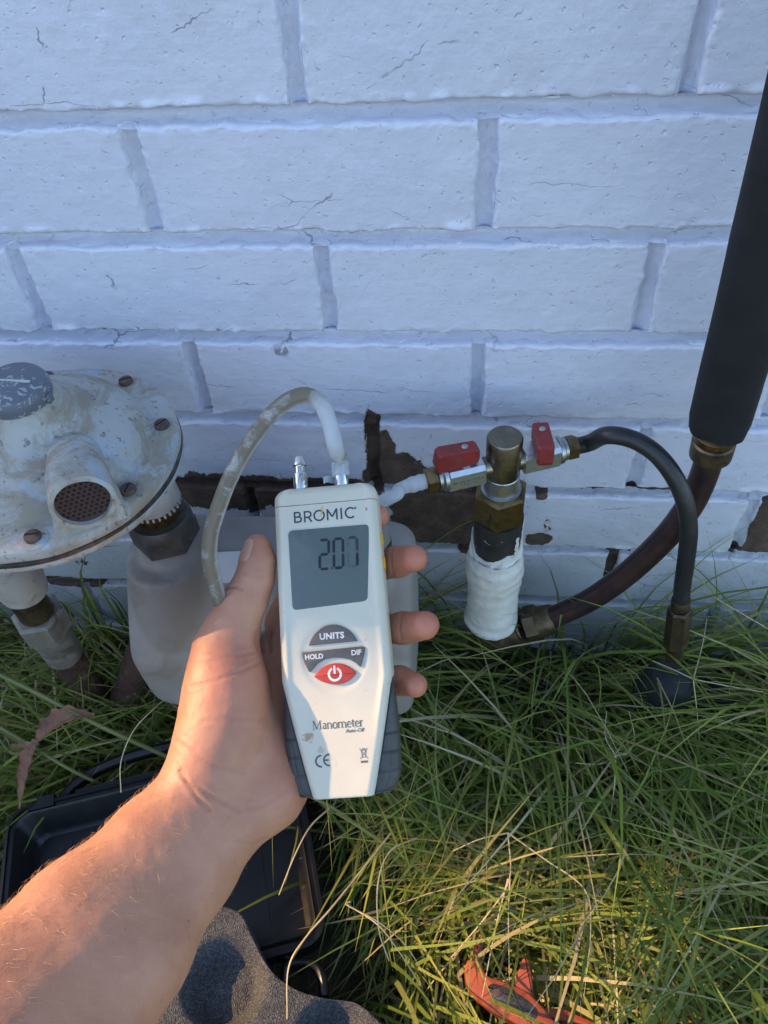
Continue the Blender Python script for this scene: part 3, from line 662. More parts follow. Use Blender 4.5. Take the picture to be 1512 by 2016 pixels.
for nx in (NX, NX+.1585): mb.lathe([(.031, -.050), (.0325, -.028), (.0300, -.014), (.0262, -.005), (.0250, .004), (.020, .008)], (nx, NY, .309), seg=40)
mb.lathe([(.022, -.090), (.034, -.086), (.0380, -.076), (.038, -.05), (.036, -.02), (.0365, .008), (.034, .045), (.030, .078)], (-.2465, -.143, .228), (.0, .10, 1), 36)
def fuse(mb, vox, it):
    me = bpy.data.meshes.new('fuse'); me.from_pydata(mb.v, [], mb.f); bm = bmesh.new(); bm.from_mesh(me); bmesh.ops.recalc_face_normals(bm, faces=bm.faces); bm.to_mesh(me); bm.free()
    o = bpy.data.objects.new('fuse', me); COL.objects.link(o); q = o.modifiers.new('r', 'REMESH'); q.mode = 'VOXEL'; q.voxel_size = vox; q = o.modifiers.new('s', 'SMOOTH'); q.iterations = it; q.factor = .5
    r = bpy.data.meshes.new_from_object(o.evaluated_get(bpy.context.evaluated_depsgraph_get())); bpy.data.objects.remove(o); return r
link('body', fuse(mb, .0028, 12), M['meter'], met, True, 180, fix=False)
lp = [onY(u, v, -.135) for u, v in [(398, 1088), (480, 1084), (482, 1146), (392, 1148)]]
n_ = Vector((0, -.035, .040)).normalized()
def slope_pt(u, v):   # where the pixel meets the sloping upper face of the meter
    p0 = Vector((0, -.126, .298)); nn = Vector((0, -.040, .034)).normalized(); d = Vector(ray(u, v)); c0 = Vector(CC); return c0+d*((p0-c0).dot(nn)/d.dot(nn))
q = [slope_pt(u, v) for u, v in [(398, 1088), (480, 1084), (480, 1146), (393, 1148)]]; nn = Vector((0, -.040, .034)).normalized()
MB().rings([[p+nn*.0005 for p in q], [p+nn*.0018 for p in q]]).build('label_plate', M['label_white'], met, False)
# right hand union, mostly behind the instrument
un2 = thing('union_nut', 'union nut with blue-grey seal on the right port, behind the index finger', 'pipe fitting', (NX+.1585, NY, .31))
MB().hexa(.0275, zn-.030, zn-.008, (NX+.1585, NY, 0), phase=.1, ch=.0022).build('hex_ring', M['galv'], un2, True, 20)
MB().lathe([(.0262, zn-.034), (.0285, zn-.0335), (.0285, zn-.0305), (.0262, zn-.030)], (NX+.1585, NY, 0), seg=36).build('seal', M['ring_blue'], un2)
MB().lathe([(.017, zn-.012), (.017, zn+.004), (.012, zn+.005)], (NX+.1585, NY, 0), seg=24).build('brass_ferrule', M['brass_dark'], un2)
# inlet riser below the regulator: hex nut, coupling, rusty pipe
inl = thing('inlet_pipe', 'rusty steel inlet pipe with galvanised hex union under the regulator', 'pipe', (RX, RY, 0))
zi = lambda v, u: float(onY(u, v, RY)[2])
zb = zi(1185, 62)
MB().lathe([(.0165, zb-.035), (.0165, zb+.012)], (RX, RY, 0), seg=28).build('nipple', M['brass_dark'], inl)
bumpy(MB().hexa(.0255, zb-.045, zb-.018, (RX, RY, 0), phase=.25, ch=.002), .0005, 70).build('hex_nut', M['galv'], inl, True, 25)
bumpy(MB().lathe([(.0175, zb-.094), (.0185, zb-.092), (.019, zb-.076), (.0185, zb-.075), (.0195, zb-.072), (.021, zb-.044), (.020, zb-.040)], (RX, RY, 0), seg=28), .0005, 70).build('coupling', M['galv'], inl)
bumpy(MB().lathe([(.0165, -.10), (.0165, .0), (.0162, zb-.092)], (RX, RY, 0), seg=24), .0008, 60).build('rusty_pipe', M['rust'], inl)
p0, p1 = onY(300, 1225, -.10), onY(222, 1452, -.135)
rp = thing('rusty_branch', 'rusty branch pipe slanting up behind the meter', 'pipe', tuple(p1))
bumpy(MB().tube([p0+(p1-p0)*t for t in np.linspace(0, 1, 12)], .0165, 20), .0008, 60).build('shaft', M['rust'], rp)
bumpy(MB().lathe([(.019, -.004), (.0215, -.002), (.0215, .022), (.019, .025)], p1, tuple(p0-p1), 24), .0006, 60).build('socket', M['galv'], rp)

# ------------------------------------------------------------------ manometer
DD = .513; DO = onD(657, 1265, DD)
dz_ = Vector(-ray(657, 1265)).normalized()
dz_ = (dz_-Vector(RC[0])*math.tan(math.radians(8))).normalized()
th = math.radians(5.0)
ix = Vector(RC[0]); iy = -Vector(RC[1])
dy_ = (-math.sin(th)*ix+math.cos(th)*iy); dy_ = (dy_-dz_*dy_.dot(dz_)).normalized(); dx_ = dy_.cross(dz_).normalized()
DM = Matrix.Translation(Vector(DO))@Matrix((dx_, dy_, dz_)).transposed().to_4x4(); DMI = DM.inverted()
def dv(u, v, z=0.0):
    """pixel -> local point of the instrument on its plane z"""
    d = Vector(ray(u, v)); c = Vector(CC); p0 = DM@Vector((0, 0, z)); t = (p0-c).dot(dz_)/d.dot(dz_); q = DMI@(c+d*t); return (q.x, q.y)
man = thing('manometer', 'white handheld digital manometer with grey screen held up in the hand', 'manometer'); man.matrix_world = DM; man.matrix_basis = DM
TOP, BOT = dv(636, 955)[1], dv(675, 1572)[1]
print('device', TOP, BOT, dv(530, 1000), dv(744, 990), dv(553, 1345), dv(769, 1325), dv(617, 1575), dv(733, 1562))
YK = (dv(553, 1345)[1]+dv(769, 1325)[1])/2
HWT, HWK, HWB = .0355, .0368, .0198
def hw_(y):
    if y > YK: h = HWK+(HWT-HWK)*(y-YK)/(TOP-YK)
    else: h = HWB+(HWK-HWB)*((y-BOT)/(YK-BOT))**.92
    rc = .0085; e = TOP-y
    if e < rc: h -= rc-math.sqrt(max(0, rc*rc-(rc-e)**2))
    return h
CXB = (dv(617, 1575)[0]+dv(733, 1562)[0])/2
def cx_(y): return CXB*max(0, (YK-y)/(YK-BOT))
KC = dv(658, 1290)
def face_z(x, y):
    u = hw_(y)-abs(x-cx_(y)); z = 0.0
    rc = .0055
    if u < rc: z -= rc-math.sqrt(max(0, rc*rc-(rc-u)**2))
    rf = sm(YK-.045, YK+.0, y)*1.0
    z += .0013*rf*math.exp(-((u-.0048)/.0024)**2)
    d = math.hypot(x-KC[0], (y-KC[1])*.92); z -= .0007*(1-sm(.020, .0235, d))
    e = TOP-y
    if e < .005: z -= .005-math.sqrt(max(0, .005**2-(.005-e)**2))
    e = y-BOT
    if e < .0012: z -= .0012-math.sqrt(max(0, .0012**2-(.0012-e)**2))
    return float(z)
SEAM = TOP-.0125
def shell(y0, y1, nrow, name, m):
    R = []; ss = np.concatenate([-1+.32*(np.linspace(0, 1, 18)**1.3), np.linspace(-.66, .66, 45), 1-.32*(np.linspace(1, 0, 18)**1.3)])
    ys = list(y0+(y1-y0)*np.linspace(0, 1, nrow))
    if y1 >= TOP-.0001: ys = ys[:-4]+list(TOP-.009*(1-np.sin(np.linspace(.3, 1, 14)*math.pi/2)))
    if y0 <= BOT+.0001: ys = [BOT, BOT+.0002, BOT+.0006]+ys[1:]
    for y in ys:
        h = hw_(y); c = cx_(y); sk = .0
        row = [(c-h*.985, y, -.030), (c-h, y, -.026)]
        row += [(c+s_*h, y, face_z(c+s_*h, y)) for s_ in ss]
        row += [(c+h, y, -.026), (c+h*.985, y, -.030)]; R.append(row)
    return MB().rings(R).build(name, m, man, True, 50, True)
housing = shell(BOT, SEAM-.00022, 120, 'housing', M['white_plastic'])
shell(SEAM+.00022, TOP, 16, 'top_cap', M['white_plastic'])
MB().box((-.034, SEAM-.002, -.028), (.034, SEAM+.002, -.0022)).build('seam_core', M['rubber'], man, False, 35, True)
# rubber grips: one piece on each side, scored by grooves
for sgn in (-1, 1):
    ys = np.linspace(BOT+.0008, YK+.002, 100); R = []
    edge = [(dv(556, 1350)[0], YK), (dv(561, 1420)[0], 0), (dv(566, 1490)[0], 0)]
    for y in ys:
        f = (YK-y)/(YK-BOT); hg = .0362+.0020*math.sin(min(1, f*1.05)*math.pi*.9)
        e = y-BOT; rc = .016
        if e < rc: hg -= .55*(rc-math.sqrt(max(0, rc*rc-(rc-e)**2)))
        inner = hw_(y)-.0022; g = 0
        ph = ((y-BOT+.0125*f) % .0098)/.0098
        g = .0010*math.exp(-((ph-.5)/.06)**2) if f > .42 else 0
        zf = -.0045-.0045*f*0; row = []
        for k, s_ in enumerate(np.linspace(0, 1, 14)):
            x = inner+(hg-inner)*s_; zz2 = zf-.0085*(1-math.sqrt(max(0, 1-s_**2.2)))-g
            if f > .55 and abs(s_-.55) < .05: zz2 -= .0006
            row.append((cx_(y)*.5+sgn*(x-g*.6*s_), y, zz2))
        row += [(cx_(y)*.5+sgn*hg, y, -.020), (cx_(y)*.5+sgn*(hg-.004), y, -.031), (cx_(y)*.5+sgn*inner*.6, y, -.0315)]
        R.append(row)
    MB().rings(R).build('rubber_grip', M['rubber'], man, True, 40, True)
    # thin dark trim between shell and grip
    R = []
    for y in np.linspace(BOT+.0004, YK-.006, 60):
        h = hw_(y); c = cx_(y); R.append([(c+sgn*(h-.001), y, -.0045), (c+sgn*(h+.0009), y, -.0046), (c+sgn*(h+.0011), y, -.007), (c+sgn*(h-.001), y, -.008)])
    MB().rings(R).build('trim', M['seg_dark'], man, True, 30, True)
def rrect(poly, r, n=5):
    out = []; P = [Vector(p) for p in poly]; k = len(P)
    for i in range(k):
        a, b, c = P[i-1], P[i], P[(i+1) % k]; d1 = (a-b).normalized(); d2 = (c-b).normalized()
        for t in np.linspace(0, 1, n): p = b+d1*r*(1-t)**2+d2*r*t**2; out.append((p.x, p.y))
    return out
lc = [dv(567, 1045), dv(727, 1032), dv(724, 1183), dv(576, 1202)]
lw = (lc[1][0]-lc[0][0]); print('lcd', lc)
lcdp = rrect(lc, .0035)
MB().prism(rrect([(lc[0][0]-.0009, lc[0][1]+.0009), (lc[1][0]+.0009, lc[1][1]+.0009), (lc[2][0]+.0009, lc[2][1]-.0009), (lc[3][0]-.0009, lc[3][1]-.0009)], .0042), -.002, .00025, .0003).build('screen_bezel', M['white_plastic'], man, True, 30, True)
scrn = MB().prism(lcdp, -.001, .00055, .0003).build('screen', M['lcd'], man, True, 30, True)
# seven segment digits 2.07
def seg_poly(x, y, wv, h, s, t=.0019, sl=.05):
    m_ = h/2; g = .00025
    def hor(yc): return [(x+g, yc), (x+g+t*.5, yc+t*.5), (x+wv-g-t*.5, yc+t*.5), (x+wv-g, yc), (x+wv-g-t*.5, yc-t*.5), (x+g+t*.5, yc-t*.5)]
    def ver(xc, ya, yb): return [(xc, ya+g), (xc+t*.5, ya+g+t*.5), (xc+t*.5, yb-g-t*.5), (xc, yb-g), (xc-t*.5, yb-g-t*.5), (xc-t*.5, ya+g+t*.5)]
    P = {'a': hor(y+h), 'g': hor(y+m_), 'd': hor(y), 'f': ver(x, y+m_, y+h), 'b': ver(x+wv, y+m_, y+h), 'e': ver(x, y, y+m_), 'c': ver(x+wv, y, y+m_)}[s]
    return [(p[0]+(p[1]-y)*sl, p[1]) for p in P]
dg = [dv(630, 1121), dv(658, 1119), dv(686, 1118)]; dh = dv(632, 1064)[1]-dv(632, 1121)[1]; dw = .0062
for (x, y), on, gh in ((dg[0], 'abged', ''), (dg[1], 'abcdef', ''), (dg[2], 'abc', 'fed')):
    for s in on+gh:
        MB().prism(seg_poly(x, dg[0][1], dw, dh, s), .0003, .00075, .0001).build('digit_segment', M['seg_dark'] if s in on and not gh or s == 'c' else (M['seg_mid'] if s in 'ab' else M['seg_ghost']), scrn, False, 35, True)
px_ = dv(654, 1121); MB().prism([(px_[0]-.0006, dg[0][1]-.0006), (px_[0]+.0006, dg[0][1]-.0006), (px_[0]+.0006, dg[0][1]+.0006), (px_[0]-.0006, dg[0][1]+.0006)], .0003, .00075, .0001).build('decimal_point', M['seg_dark'], scrn, False, 35, True)
def put_text(name, body, c, width, m, z=.0001, parent=man, bold=0, shear=0, spacing=1.0, sy=1.0, rot=0):
    me = text_mesh(body, .005, bold, shear, spacing); V = np.empty(len(me.vertices)*3, np.float32); me.vertices.foreach_get('co', V); V = V.reshape(-1, 3)
    lo, hi = V.min(0), V.max(0); k = width/(hi[0]-lo[0]); V[:, 0] = (V[:, 0]-(lo[0]+hi[0])/2)*k; V[:, 1] = (V[:, 1]-(lo[1]+hi[1])/2)*k*sy
    cr, sr = math.cos(rot), math.sin(rot); X = V[:, 0]*cr-V[:, 1]*sr+c[0]; Y = V[:, 0]*sr+V[:, 1]*cr+c[1]; Z = z+V[:, 2]
    me.vertices.foreach_set('co', np.stack([X, Y, Z], 1).ravel()); me.update()
    return link(name, me, m, parent, False, local=True, fix=False)
zq = lambda x, y: dv(500+x/4.2, 1180+y/4.2)
# brand line
bl, br_ = dv(580, 1018), dv(699, 1010); bc = dv(638, 1014)
def brand(c, width, m):
    P = []; w = .20
    def stroke(pts, closed=False):
        q = [Vector(p) for p in pts]; n = len(q); R = []
        for i in range(n):
            d1 = (q[i]-q[i-1]).normalized() if i or closed else (q[1]-q[0]).normalized(); d2 = (q[(i+1) % n]-q[i]).normalized() if i < n-1 or closed else d1
            d = (d1+d2).normalized(); k = 1/max(.45, d.dot(d1)); p = Vector((-d.y, d.x))*w/2*k; R.append((q[i]+p, q[i]-p))
        if closed: R.append(R[0])
        P.append(R)
    def arcp(cx, cy, rx, ry, a0, a1, n=12): return [(cx+rx*math.cos(math.radians(t)), cy+ry*math.sin(math.radians(t))) for t in np.linspace(a0, a1, n)]
    x = 0; h = 1.4; e = w/2
    stroke([(x+e, 0), (x+e, h)]); stroke([(x+e, h-e), (x+.45, h-e)]+arcp(x+.50, 1.02, .28, .28, 90, -90)+[(x+e, .74)]); stroke([(x+.4, .74), (x+.55, .74)]+arcp(x+.58, .42, .32, .32, 90, -90)+[(x+e, e)]); x += 1.25
    stroke([(x+e, 0), (x+e, h)]); stroke([(x+e, h-e), (x+.50, h-e)]+arcp(x+.55, .95, .33, .35, 90, -90)+[(x+e, .60)]); stroke([(x+.52, .60), (x+.95, 0)]); x += 1.22
    stroke(arcp(x+.68, h/2, .62, .62, 0, 348, 30), True); x += 1.62
    stroke([(x+e, 0), (x+e, h)]); stroke([(x+e, h-.06), (x+.68, .42)]); stroke([(x+.68, .42), (x+1.36-e, h-.06)]); stroke([(x+1.36-e, 0), (x+1.36-e, h)]); x += 1.72
    stroke([(x+e, 0), (x+e, h)]); x += .56
    stroke(arcp(x+.68, h/2, .62, .62, 48, 312, 26)); x += 1.16
    k = width/x; mb = MB()
    for i, R in enumerate(P):
        mb.rings([[(c[0]+(q.x-x/2)*k, c[1]+(q.y-h/2)*k, z+i*2e-6) for q, z in ((r[0], .00002), (r[1], .00002), (r[1], .00016), (r[0], .00016))] for r in R])
    return mb.build('brand_lettering', m, man, False, 35, True)
brand(bc, br_[0]-bl[0], M['print_dark'])
put_text('registered_mark', '®', dv(699.5, 1000), .0016, M['print_dark'], .0001)
fl = [dv(480+x/3.6, 850+y/3.6) for x, y in [(562, 525), (543, 556), (552, 560), (538, 604), (566, 560), (556, 556)]]
MB().prism(fl, .0001, .00030, .00005).build('flame_mark', M['print_yellow'], man, False, 35, True)
# keys
def arc(c, r, a0, a1, n): return [(c[0]+r*math.cos(t), c[1]+r*math.sin(t)) for t in np.linspace(a0, a1, n)]
uz = catmull([zq(*p)+(0,) for p in [(455, 383), (470, 340), (510, 280), (580, 226), (650, 208), (720, 218), (790, 258), (835, 310), (855, 345)]], 5)
bu = MB().prism([(p[0], p[1]) for p in uz], -.0012, .0009, .0006).build('units_key', M['button_grey'], man, True, 30, True)
put_text('key_lettering', 'UNITS', zq(646, 301), zq(748, 297)[0]-zq(545, 308)[0], M['print_white'], .00098, bu, bold=.00018, spacing=1.05, rot=.0)
hz = [(400, 440), (640, 414), (890, 388), (914, 392), (917, 410), (912, 450), (885, 555), (878, 558), (845, 528), (800, 500), (740, 484), (660, 482), (590, 495), (530, 530), (490, 575), (465, 600), (455, 598), (420, 530), (400, 470)]
hb_ = MB().prism([zq(*p) for p in hz], -.0012, .0009, .0004).build('hold_dif_key', M['button_grey'], man, True, 30, True)
put_text('key_lettering', 'HOLD', zq(500, 473), zq(575, 470)[0]-zq(425, 478)[0], M['print_white'], .00098, hb_, bold=.00018, spacing=1.0)
put_text('key_lettering', 'DIF', zq(848, 438), zq(890, 437)[0]-zq(807, 442)[0], M['print_white'], .00098, hb_, bold=.00018, spacing=1.0)
pz = catmull([zq(*p)+(0,) for p in [(499, 638), (540, 585), (600, 545), (670, 529), (740, 535), (805, 570), (848, 606)]], 5)+catmull([zq(*p)+(0,) for p in [(846, 612), (810, 655), (750, 690), (680, 702), (600, 692), (540, 668), (502, 642)]], 5)
bp = MB().prism([(p[0], p[1]) for p in pz], -.0012, .0013, .0009).build('power_key', M['button_red'], man, True, 30, True)
pc = zq(671, 618); ro, ri = .0047, .0032; R = []
for t in np.linspace(math.pi/2+.42, math.pi/2+2*math.pi-.42, 40):
    R.append([(pc[0]+r*math.cos(t), pc[1]+r*math.sin(t), z) for r, z in ((ri, .0012), (ro, .0012), (ro, .00142), (ri, .00142))])
MB().rings(R).build('power_symbol', M['print_white'], bp, False, 35, True)
MB().prism([(pc[0]-.0007, pc[1]+.0003), (pc[0]+.0007, pc[1]+.0003), (pc[0]+.0007, pc[1]+.0056), (pc[0]-.0007, pc[1]+.0056)], .0012, .00142, .00005).build('power_symbol', M['print_white'], bp, False, 35, True)
# serif word: built up from thick and thin strokes
def serif_word(word, c, width, m):
    mb = MB(); st, thn = .16, .07; x = 0.0
    def stroke(pts, w0, w1=None):
        w1 = w1 or w0; n = len(pts)
        for i in range(n-1):
            a, b = Vector(pts[i]), Vector(pts[i+1]); d = (b-a).normalized(); p = Vector((-d.y, d.x)); wa = (w0+(w1-w0)*i/(n-1))/2; wb = (w0+(w1-w0)*(i+1)/(n-1))/2
            P.append([a+p*wa-d*.01, a-p*wa-d*.01, b-p*wb+d*.01, b+p*wb+d*.01])
    def arcp(cx, cy, rx, ry, a0, a1, n=10): return [(cx+rx*math.cos(math.radians(t)), cy+ry*math.sin(math.radians(t))) for t in np.linspace(a0, a1, n)]
    def ser(xc, y, wv=.34): stroke([(xc-wv/2, y), (xc+wv/2, y)], .05)
    P = []
    for ch in word:
        if ch == 'M':
            stroke([(x+.18, 0), (x+.22, 1.4)], thn); stroke([(x+.22, 1.4), (x+.75, .05)], st*1.1); stroke([(x+.75, .05), (x+1.3, 1.4)], thn); stroke([(x+1.3, 1.4), (x+1.36, 0)], st); ser(x+.18, .02, .42); ser(x+1.36, .02, .5); ser(x+.12, 1.38, .32); ser(x+1.4, 1.38, .34); x += 1.72
        elif ch in 'nm':
            k = 2 if ch == 'm' else 1
            stroke([(x+.14, 0), (x+.14, .95)], st); ser(x+.14, .02); ser(x+.08, .93, .2)
            for q in range(k):
                ox = x+.14+q*.6; stroke(arcp(ox+.30, .60, .30, .34, 170, 10), thn, st); stroke([(ox+.60, .66), (ox+.60, 0)], st); ser(ox+.60, .02)
            x += .36+.6*k
        elif ch == 'a':
            stroke(arcp(x+.28, .70, .22, .24, 160, 0), thn, st); stroke([(x+.50, .70), (x+.50, .12), (x+.62, .03)], st, thn); stroke(arcp(x+.27, .28, .21, .26, 80, 330), thn, st); x += .72
        elif ch == 'o':
            stroke(arcp(x+.40, .47, .33, .47, 100, 280, 14), st*.95); stroke(arcp(x+.40, .47, .33, .47, -90, 100, 14), st*.8); x += .86
        elif ch == 'e':
            stroke(arcp(x+.38, .47, .31, .47, 70, 320, 16), st*.95, thn); stroke(arcp(x+.38, .5, .29, .44, 80, 0), thn); stroke([(x+.1, .5), (x+.68, .5)], thn); x += .78
        elif ch == 't':
            stroke([(x+.22, 1.2), (x+.22, .15)], st); stroke(arcp(x+.40, .16, .18, .16, 180, 310), thn); stroke([(x+.02, .92), (x+.5, .92)], .07); x += .58
        elif ch == 'r':
            stroke([(x+.14, 0), (x+.14, .95)], st); ser(x+.14, .02); ser(x+.08, .93, .2); stroke(arcp(x+.36, .72, .2, .22, 160, 50), st*.9); x += .58
    k = width/x
    for i, q in enumerate(P): mb.rings([[(c[0]+(p.x-x/2)*k, c[1]+(p.y-.5)*k, z+i*1.0e-6) for p in q] for z in (.00002, .00016)])
    return mb.build('model_lettering', m, man, False, 35, True)
serif_word('Manometer', zq(692, 1038), zq(903, 1030)[0]-zq(485, 1050)[0], M['print_grey'])
put_text('small_lettering', 'Auto-Off', zq(836, 1082), zq(915, 1075)[0]-zq(755, 1090)[0], M['print_grey'], .0001, bold=-.00002, shear=.28, sy=1.05)
# CE mark: two open rings, and the crossed-out bin
def ring_arc(c, ro, ri, a0, a1): return MB().rings([[(c[0]+r*math.cos(t), c[1]+r*math.sin(t), z) for r, z in ((ri, .00002), (ro, .00002), (ro, .00018), (ri, .00018))] for t in np.linspace(a0, a1, 24)])
ce = ring_arc(zq(556, 1338), .0040, .0029, math.radians(85), math.radians(275))
e_ = zq(622, 1328); ce2 = ring_arc(e_, .0040, .0029, math.radians(85), math.radians(275)); ce.add(ce2.v, ce2.f)
ce.box((e_[0]-.0036, e_[1]-.0005, .00002), (e_[0]-.0003, e_[1]+.0005, .00017)); ce.build('ce_mark', M['print_grey'], man, False, 35, True)
bx0 = zq(908, 1275); mb = MB()
def line2(mb, a, b, wv):
    a, b = Vector(a), Vector(b); d = (b-a).normalized(); p = Vector((-d.y, d.x))*wv/2; mb.rings([[(q.x, q.y, z) for q in (a+p, a-p, b-p, b+p)] for z in (.00002, .00015+len(mb.v)*1e-7)])
X, Y = bx0; line2(mb, (X-.0016, Y+.0022), (X-.0010, Y-.0022), .0004); line2(mb, (X+.0016, Y+.0022), (X+.0010, Y-.0022), .0004); line2(mb, (X-.0020, Y+.0022), (X+.0020, Y+.0022), .0005); line2(mb, (X-.0012, Y-.0022), (X+.0012, Y-.0022), .0004)
line2(mb, (X-.0026, Y+.0033), (X+.0026, Y-.0033), .0003); line2(mb, (X+.0026, Y+.0033), (X-.0026, Y-.0033), .0003); line2(mb, (X-.0012, Y+.0030), (X+.0012, Y+.0030), .0005)
line2(mb, (X-.0023, Y-.0050), (X+.0023, Y-.0050), .0013); mb.build('bin_mark', M['print_grey'], man, False, 35, True)
# side keys and the two hose barbs
for (u, v0, v1) in ((751, 1047, 1070), (754, 1093, 1118)):
    y1, y0 = dv(u, v0)[1], dv(u, v1)[1]; h = hw_(y0); MB().prism(rrect([(h-.001, y0), (h+.0014, y0), (h+.0014, y1), (h-.001, y1)], .0008), -.011, -.0045, .0008).build('side_key', M['yellow'], man, True, 30, True)
pL, pR = dv(592, 956, -.012), dv(672, 950, -.012)
bt = TOP-.0008
MB().lathe([(.0049, -.004), (.0049, .0006), (.0051, .001), (.0051, .0125), (.0049, .0130), (.0042, .0131), (.0042, .0178), (.0046, .0184), (.0050, .0188), (.0050, .0194), (.0032, .0250), (.0022, .0250), (.0020, .0225)], (pL[0], bt, -.012), (0, 1, 0), 32).build('port', M['chrome'], man, True, 30, True)
MB().lathe([(.0049, -.004), (.0049, .0006), (.0051, .001), (.0051, .0100), (.0042, .0105), (.0042, .016)], (pR[0], bt, -.012), (0, 1, 0), 32).build('port', M['chrome'], man, True, 30, True)
# torn end of the tube sleeve curling off the right port
R = []
for i, t in enumerate(np.linspace(0, 1, 14)):
    a = 2.2+t*2.0; rr = .0056+.006*t**1.6; c = (pR[0]+rr*math.cos(a)-.004*t, bt+.0070-.004*t+.002*math.sin(t*3), -.012+rr*math.sin(a)*-.8+.004*t); wv = .0035*(1-.55*t)
    R.append([(c[0], c[1]-wv, c[2]), (c[0]-.0005, c[1]-wv, c[2]+.0006), (c[0]-.0005, c[1]+wv*.7, c[2]+.0006), (c[0], c[1]+wv*.7, c[2])])
tslv = MB().rings(R)
# ------------------------------------------------------------------ clear tube
def DL(x, y, z): return tuple(DM@Vector((x, y, z)))
tpth = [DL(pR[0], bt+.008, -.012), DL(pR[0], bt+.022, -.012), tuple(onD(663, 890, .498)), tuple(onD(650, 838, .492)), tuple(onD(632, 796, .488)), tuple(onD(600, 778, .486)), tuple(onD(556, 796, .486)),
        tuple(onD(508, 848, .489)), tuple(onD(462, 922, .494)), tuple(onD(430, 1000, .500)), tuple(onD(413, 1065, .506)), tuple(onD(417, 1125, .514)), tuple(onD(440, 1195, .528)), tuple(onD(490, 1262, .570)), tuple(onD(570, 1200, .590)),
        tuple(onD(660, 1080, .60)), tuple(onD(735, 1000, .598)), tuple(onD(780, 974, .596)), tuple(Vector(hoseL)-vax*.022+Vector((0, 0, -.002))), tuple(Vector(hoseL)-vax*.006), tuple(Vector(hoseL)+vax*.006)]
tb = catmull(tpth, 12); n = len(tb)
rad = [.0052]*n
for i in range(n):
    s_ = i/12
    if s_ < 1.35: rad[i] = .0064 if s_ < 1.0 else .0064-.0012*(s_-1)/.35
    if s_ > 18.3: rad[i] = .0052+.0012*min(1, (s_-18.3)/.3)+.0003*math.sin(s_*60)
mbt = MB().tube(tb, rad, 24)
tube = mbt.build('vinyl_tube', M['tube'], None, True, 60)
tag(tube, 'milky clear vinyl tube looping from the manometer to the left valve', 'tube')
gr = []
for i in range(n):
    s_ = i/12; g = sm(3.6, 5.2, s_)*(1-sm(13, 14, s_))*1.0+.12
    gr += [float(g)*(.35+.65*sm(-.4, .5, math.sin(2*math.pi*j/24+.8))) for j in range(24)]
add_attr(tube.data, 'grime', gr)
ts = tslv.build('torn_end', M['tube'], None, True, 60); ts.data.transform(DM); ts.parent = tube; add_attr(ts.data, 'grime', np.zeros(len(ts.data.vertices)))

# ------------------------------------------------------------------ hand and forearm: one continuous skin
def H(u, v, z):
    """pixel -> instrument-local point on plane z (metres)"""
    x, y = dv(u, v, z); return np.array([x, y, z])
mm = .001
CONES = []      # (group, A, ra, B, rb)
def chain(g, pts):
    for (a, ra), (b, rb) in zip(pts[:-1], pts[1:]): CONES.append((g, np.array(a), ra*mm, np.array(b), rb*mm))
# forearm: radius side and ulna side
chain(0, [(H(385, 1560, .004), 20.5), (H(300, 1650, .018), 23), (H(150, 1795, .050), 27), (H(-60, 1985, .095), 30), (H(-420, 2290, .165), 36)])
chain(0, [(H(470, 1612, -.006), 17.5), (H(385, 1720, .010), 21), (H(275, 1880, .045), 26), (H(120, 2120, .090), 29), (H(-230, 2480, .160), 35)])
chain(0, [(H(425, 1590, .000), 20.5), (H(340, 1690, .014), 25.5), (H(200, 1850, .050), 31), (H(20, 2060, .097), 35), (H(-330, 2390, .168), 40)])
# heel of the hand, thenar, hypothenar, palm
chain(0, [(H(385, 1560, .004), 20), (H(418, 1490, .000), 22.5), (H(440, 1420, -.004), 25.5), (H(445, 1340, -.008), 23.5), (H(444, 1275, -.010), 19)])
chain(0, [(H(470, 1605, -.006), 18), (H(528, 1560, -.018), 21), (H(565, 1500, -.040), 20), (H(590, 1400, -.052), 17)])
chain(0, [(H(440, 1560, -.006), 20), (H(490, 1470, -.024), 22), (H(530, 1360, -.045), 19), (H(560, 1260, -.054), 15)])
# thumb
chain(1, [(H(444, 1275, -.010), 18.5), (H(461, 1228, -.008), 16.6), (H(482, 1185, -.008), 15.0), (H(501, 1141, -.008), 12.9), (H(508, 1105, -.008), 11.6), (H(508, 1077, -.0085), 9.0)])
# fingers curling round the back
chain(2, [(H(555, 1225, -.052), 13), (H(600, 1130, -.062), 11), (H(690, 1050, -.060), 10), (H(728, 1026, -.048), 9.3), (H(742, 1016, -.034), 8.6)])
chain(3, [(H(570, 1270, -.054), 13), (H(650, 1165, -.066), 11.5), (H(735, 1118, -.060), 11), (H(782, 1106, -.042), 10.8), (H(815, 1099, -.024), 9.4)])
chain(4, [(H(585, 1330, -.054), 13), (H(670, 1262, -.066), 11.3), (H(750, 1240, -.058), 11), (H(795, 1236, -.040), 11), (H(836, 1231, -.020), 10.0)])
chain(5, [(H(590, 1400, -.052), 12), (H(680, 1352, -.062), 10), (H(750, 1337, -.052), 9.6), (H(788, 1340, -.036), 9.4), (H(817, 1349, -.022), 8.3)])
def sd_cone(p, a, ra, b, rb):
    ba = b-a; h = np.clip(((p-a)@ba)/(ba@ba), 0, 1); return np.linalg.norm(p-a-h[:, None]*ba, axis=1)-(ra+(rb-ra)*h)
def smin(a, b, k):
    h = np.clip(k-np.abs(a-b), 0, None)/k; return np.minimum(a, b)-h*h*h*k/6
FLAT = {}
def hand_sdf(p):
    grp = {}
    for g, a, ra, b, rb in CONES:
        d = sd_cone(p, a, ra, b, rb); k = .024 if g == 0 else .007
        grp[g] = smin(grp[g], d, k) if g in grp else d
    d = smin(grp[0], grp[1], .016)
    for g in (2, 3, 4, 5): d = smin(d, grp[g], .006)
    return d
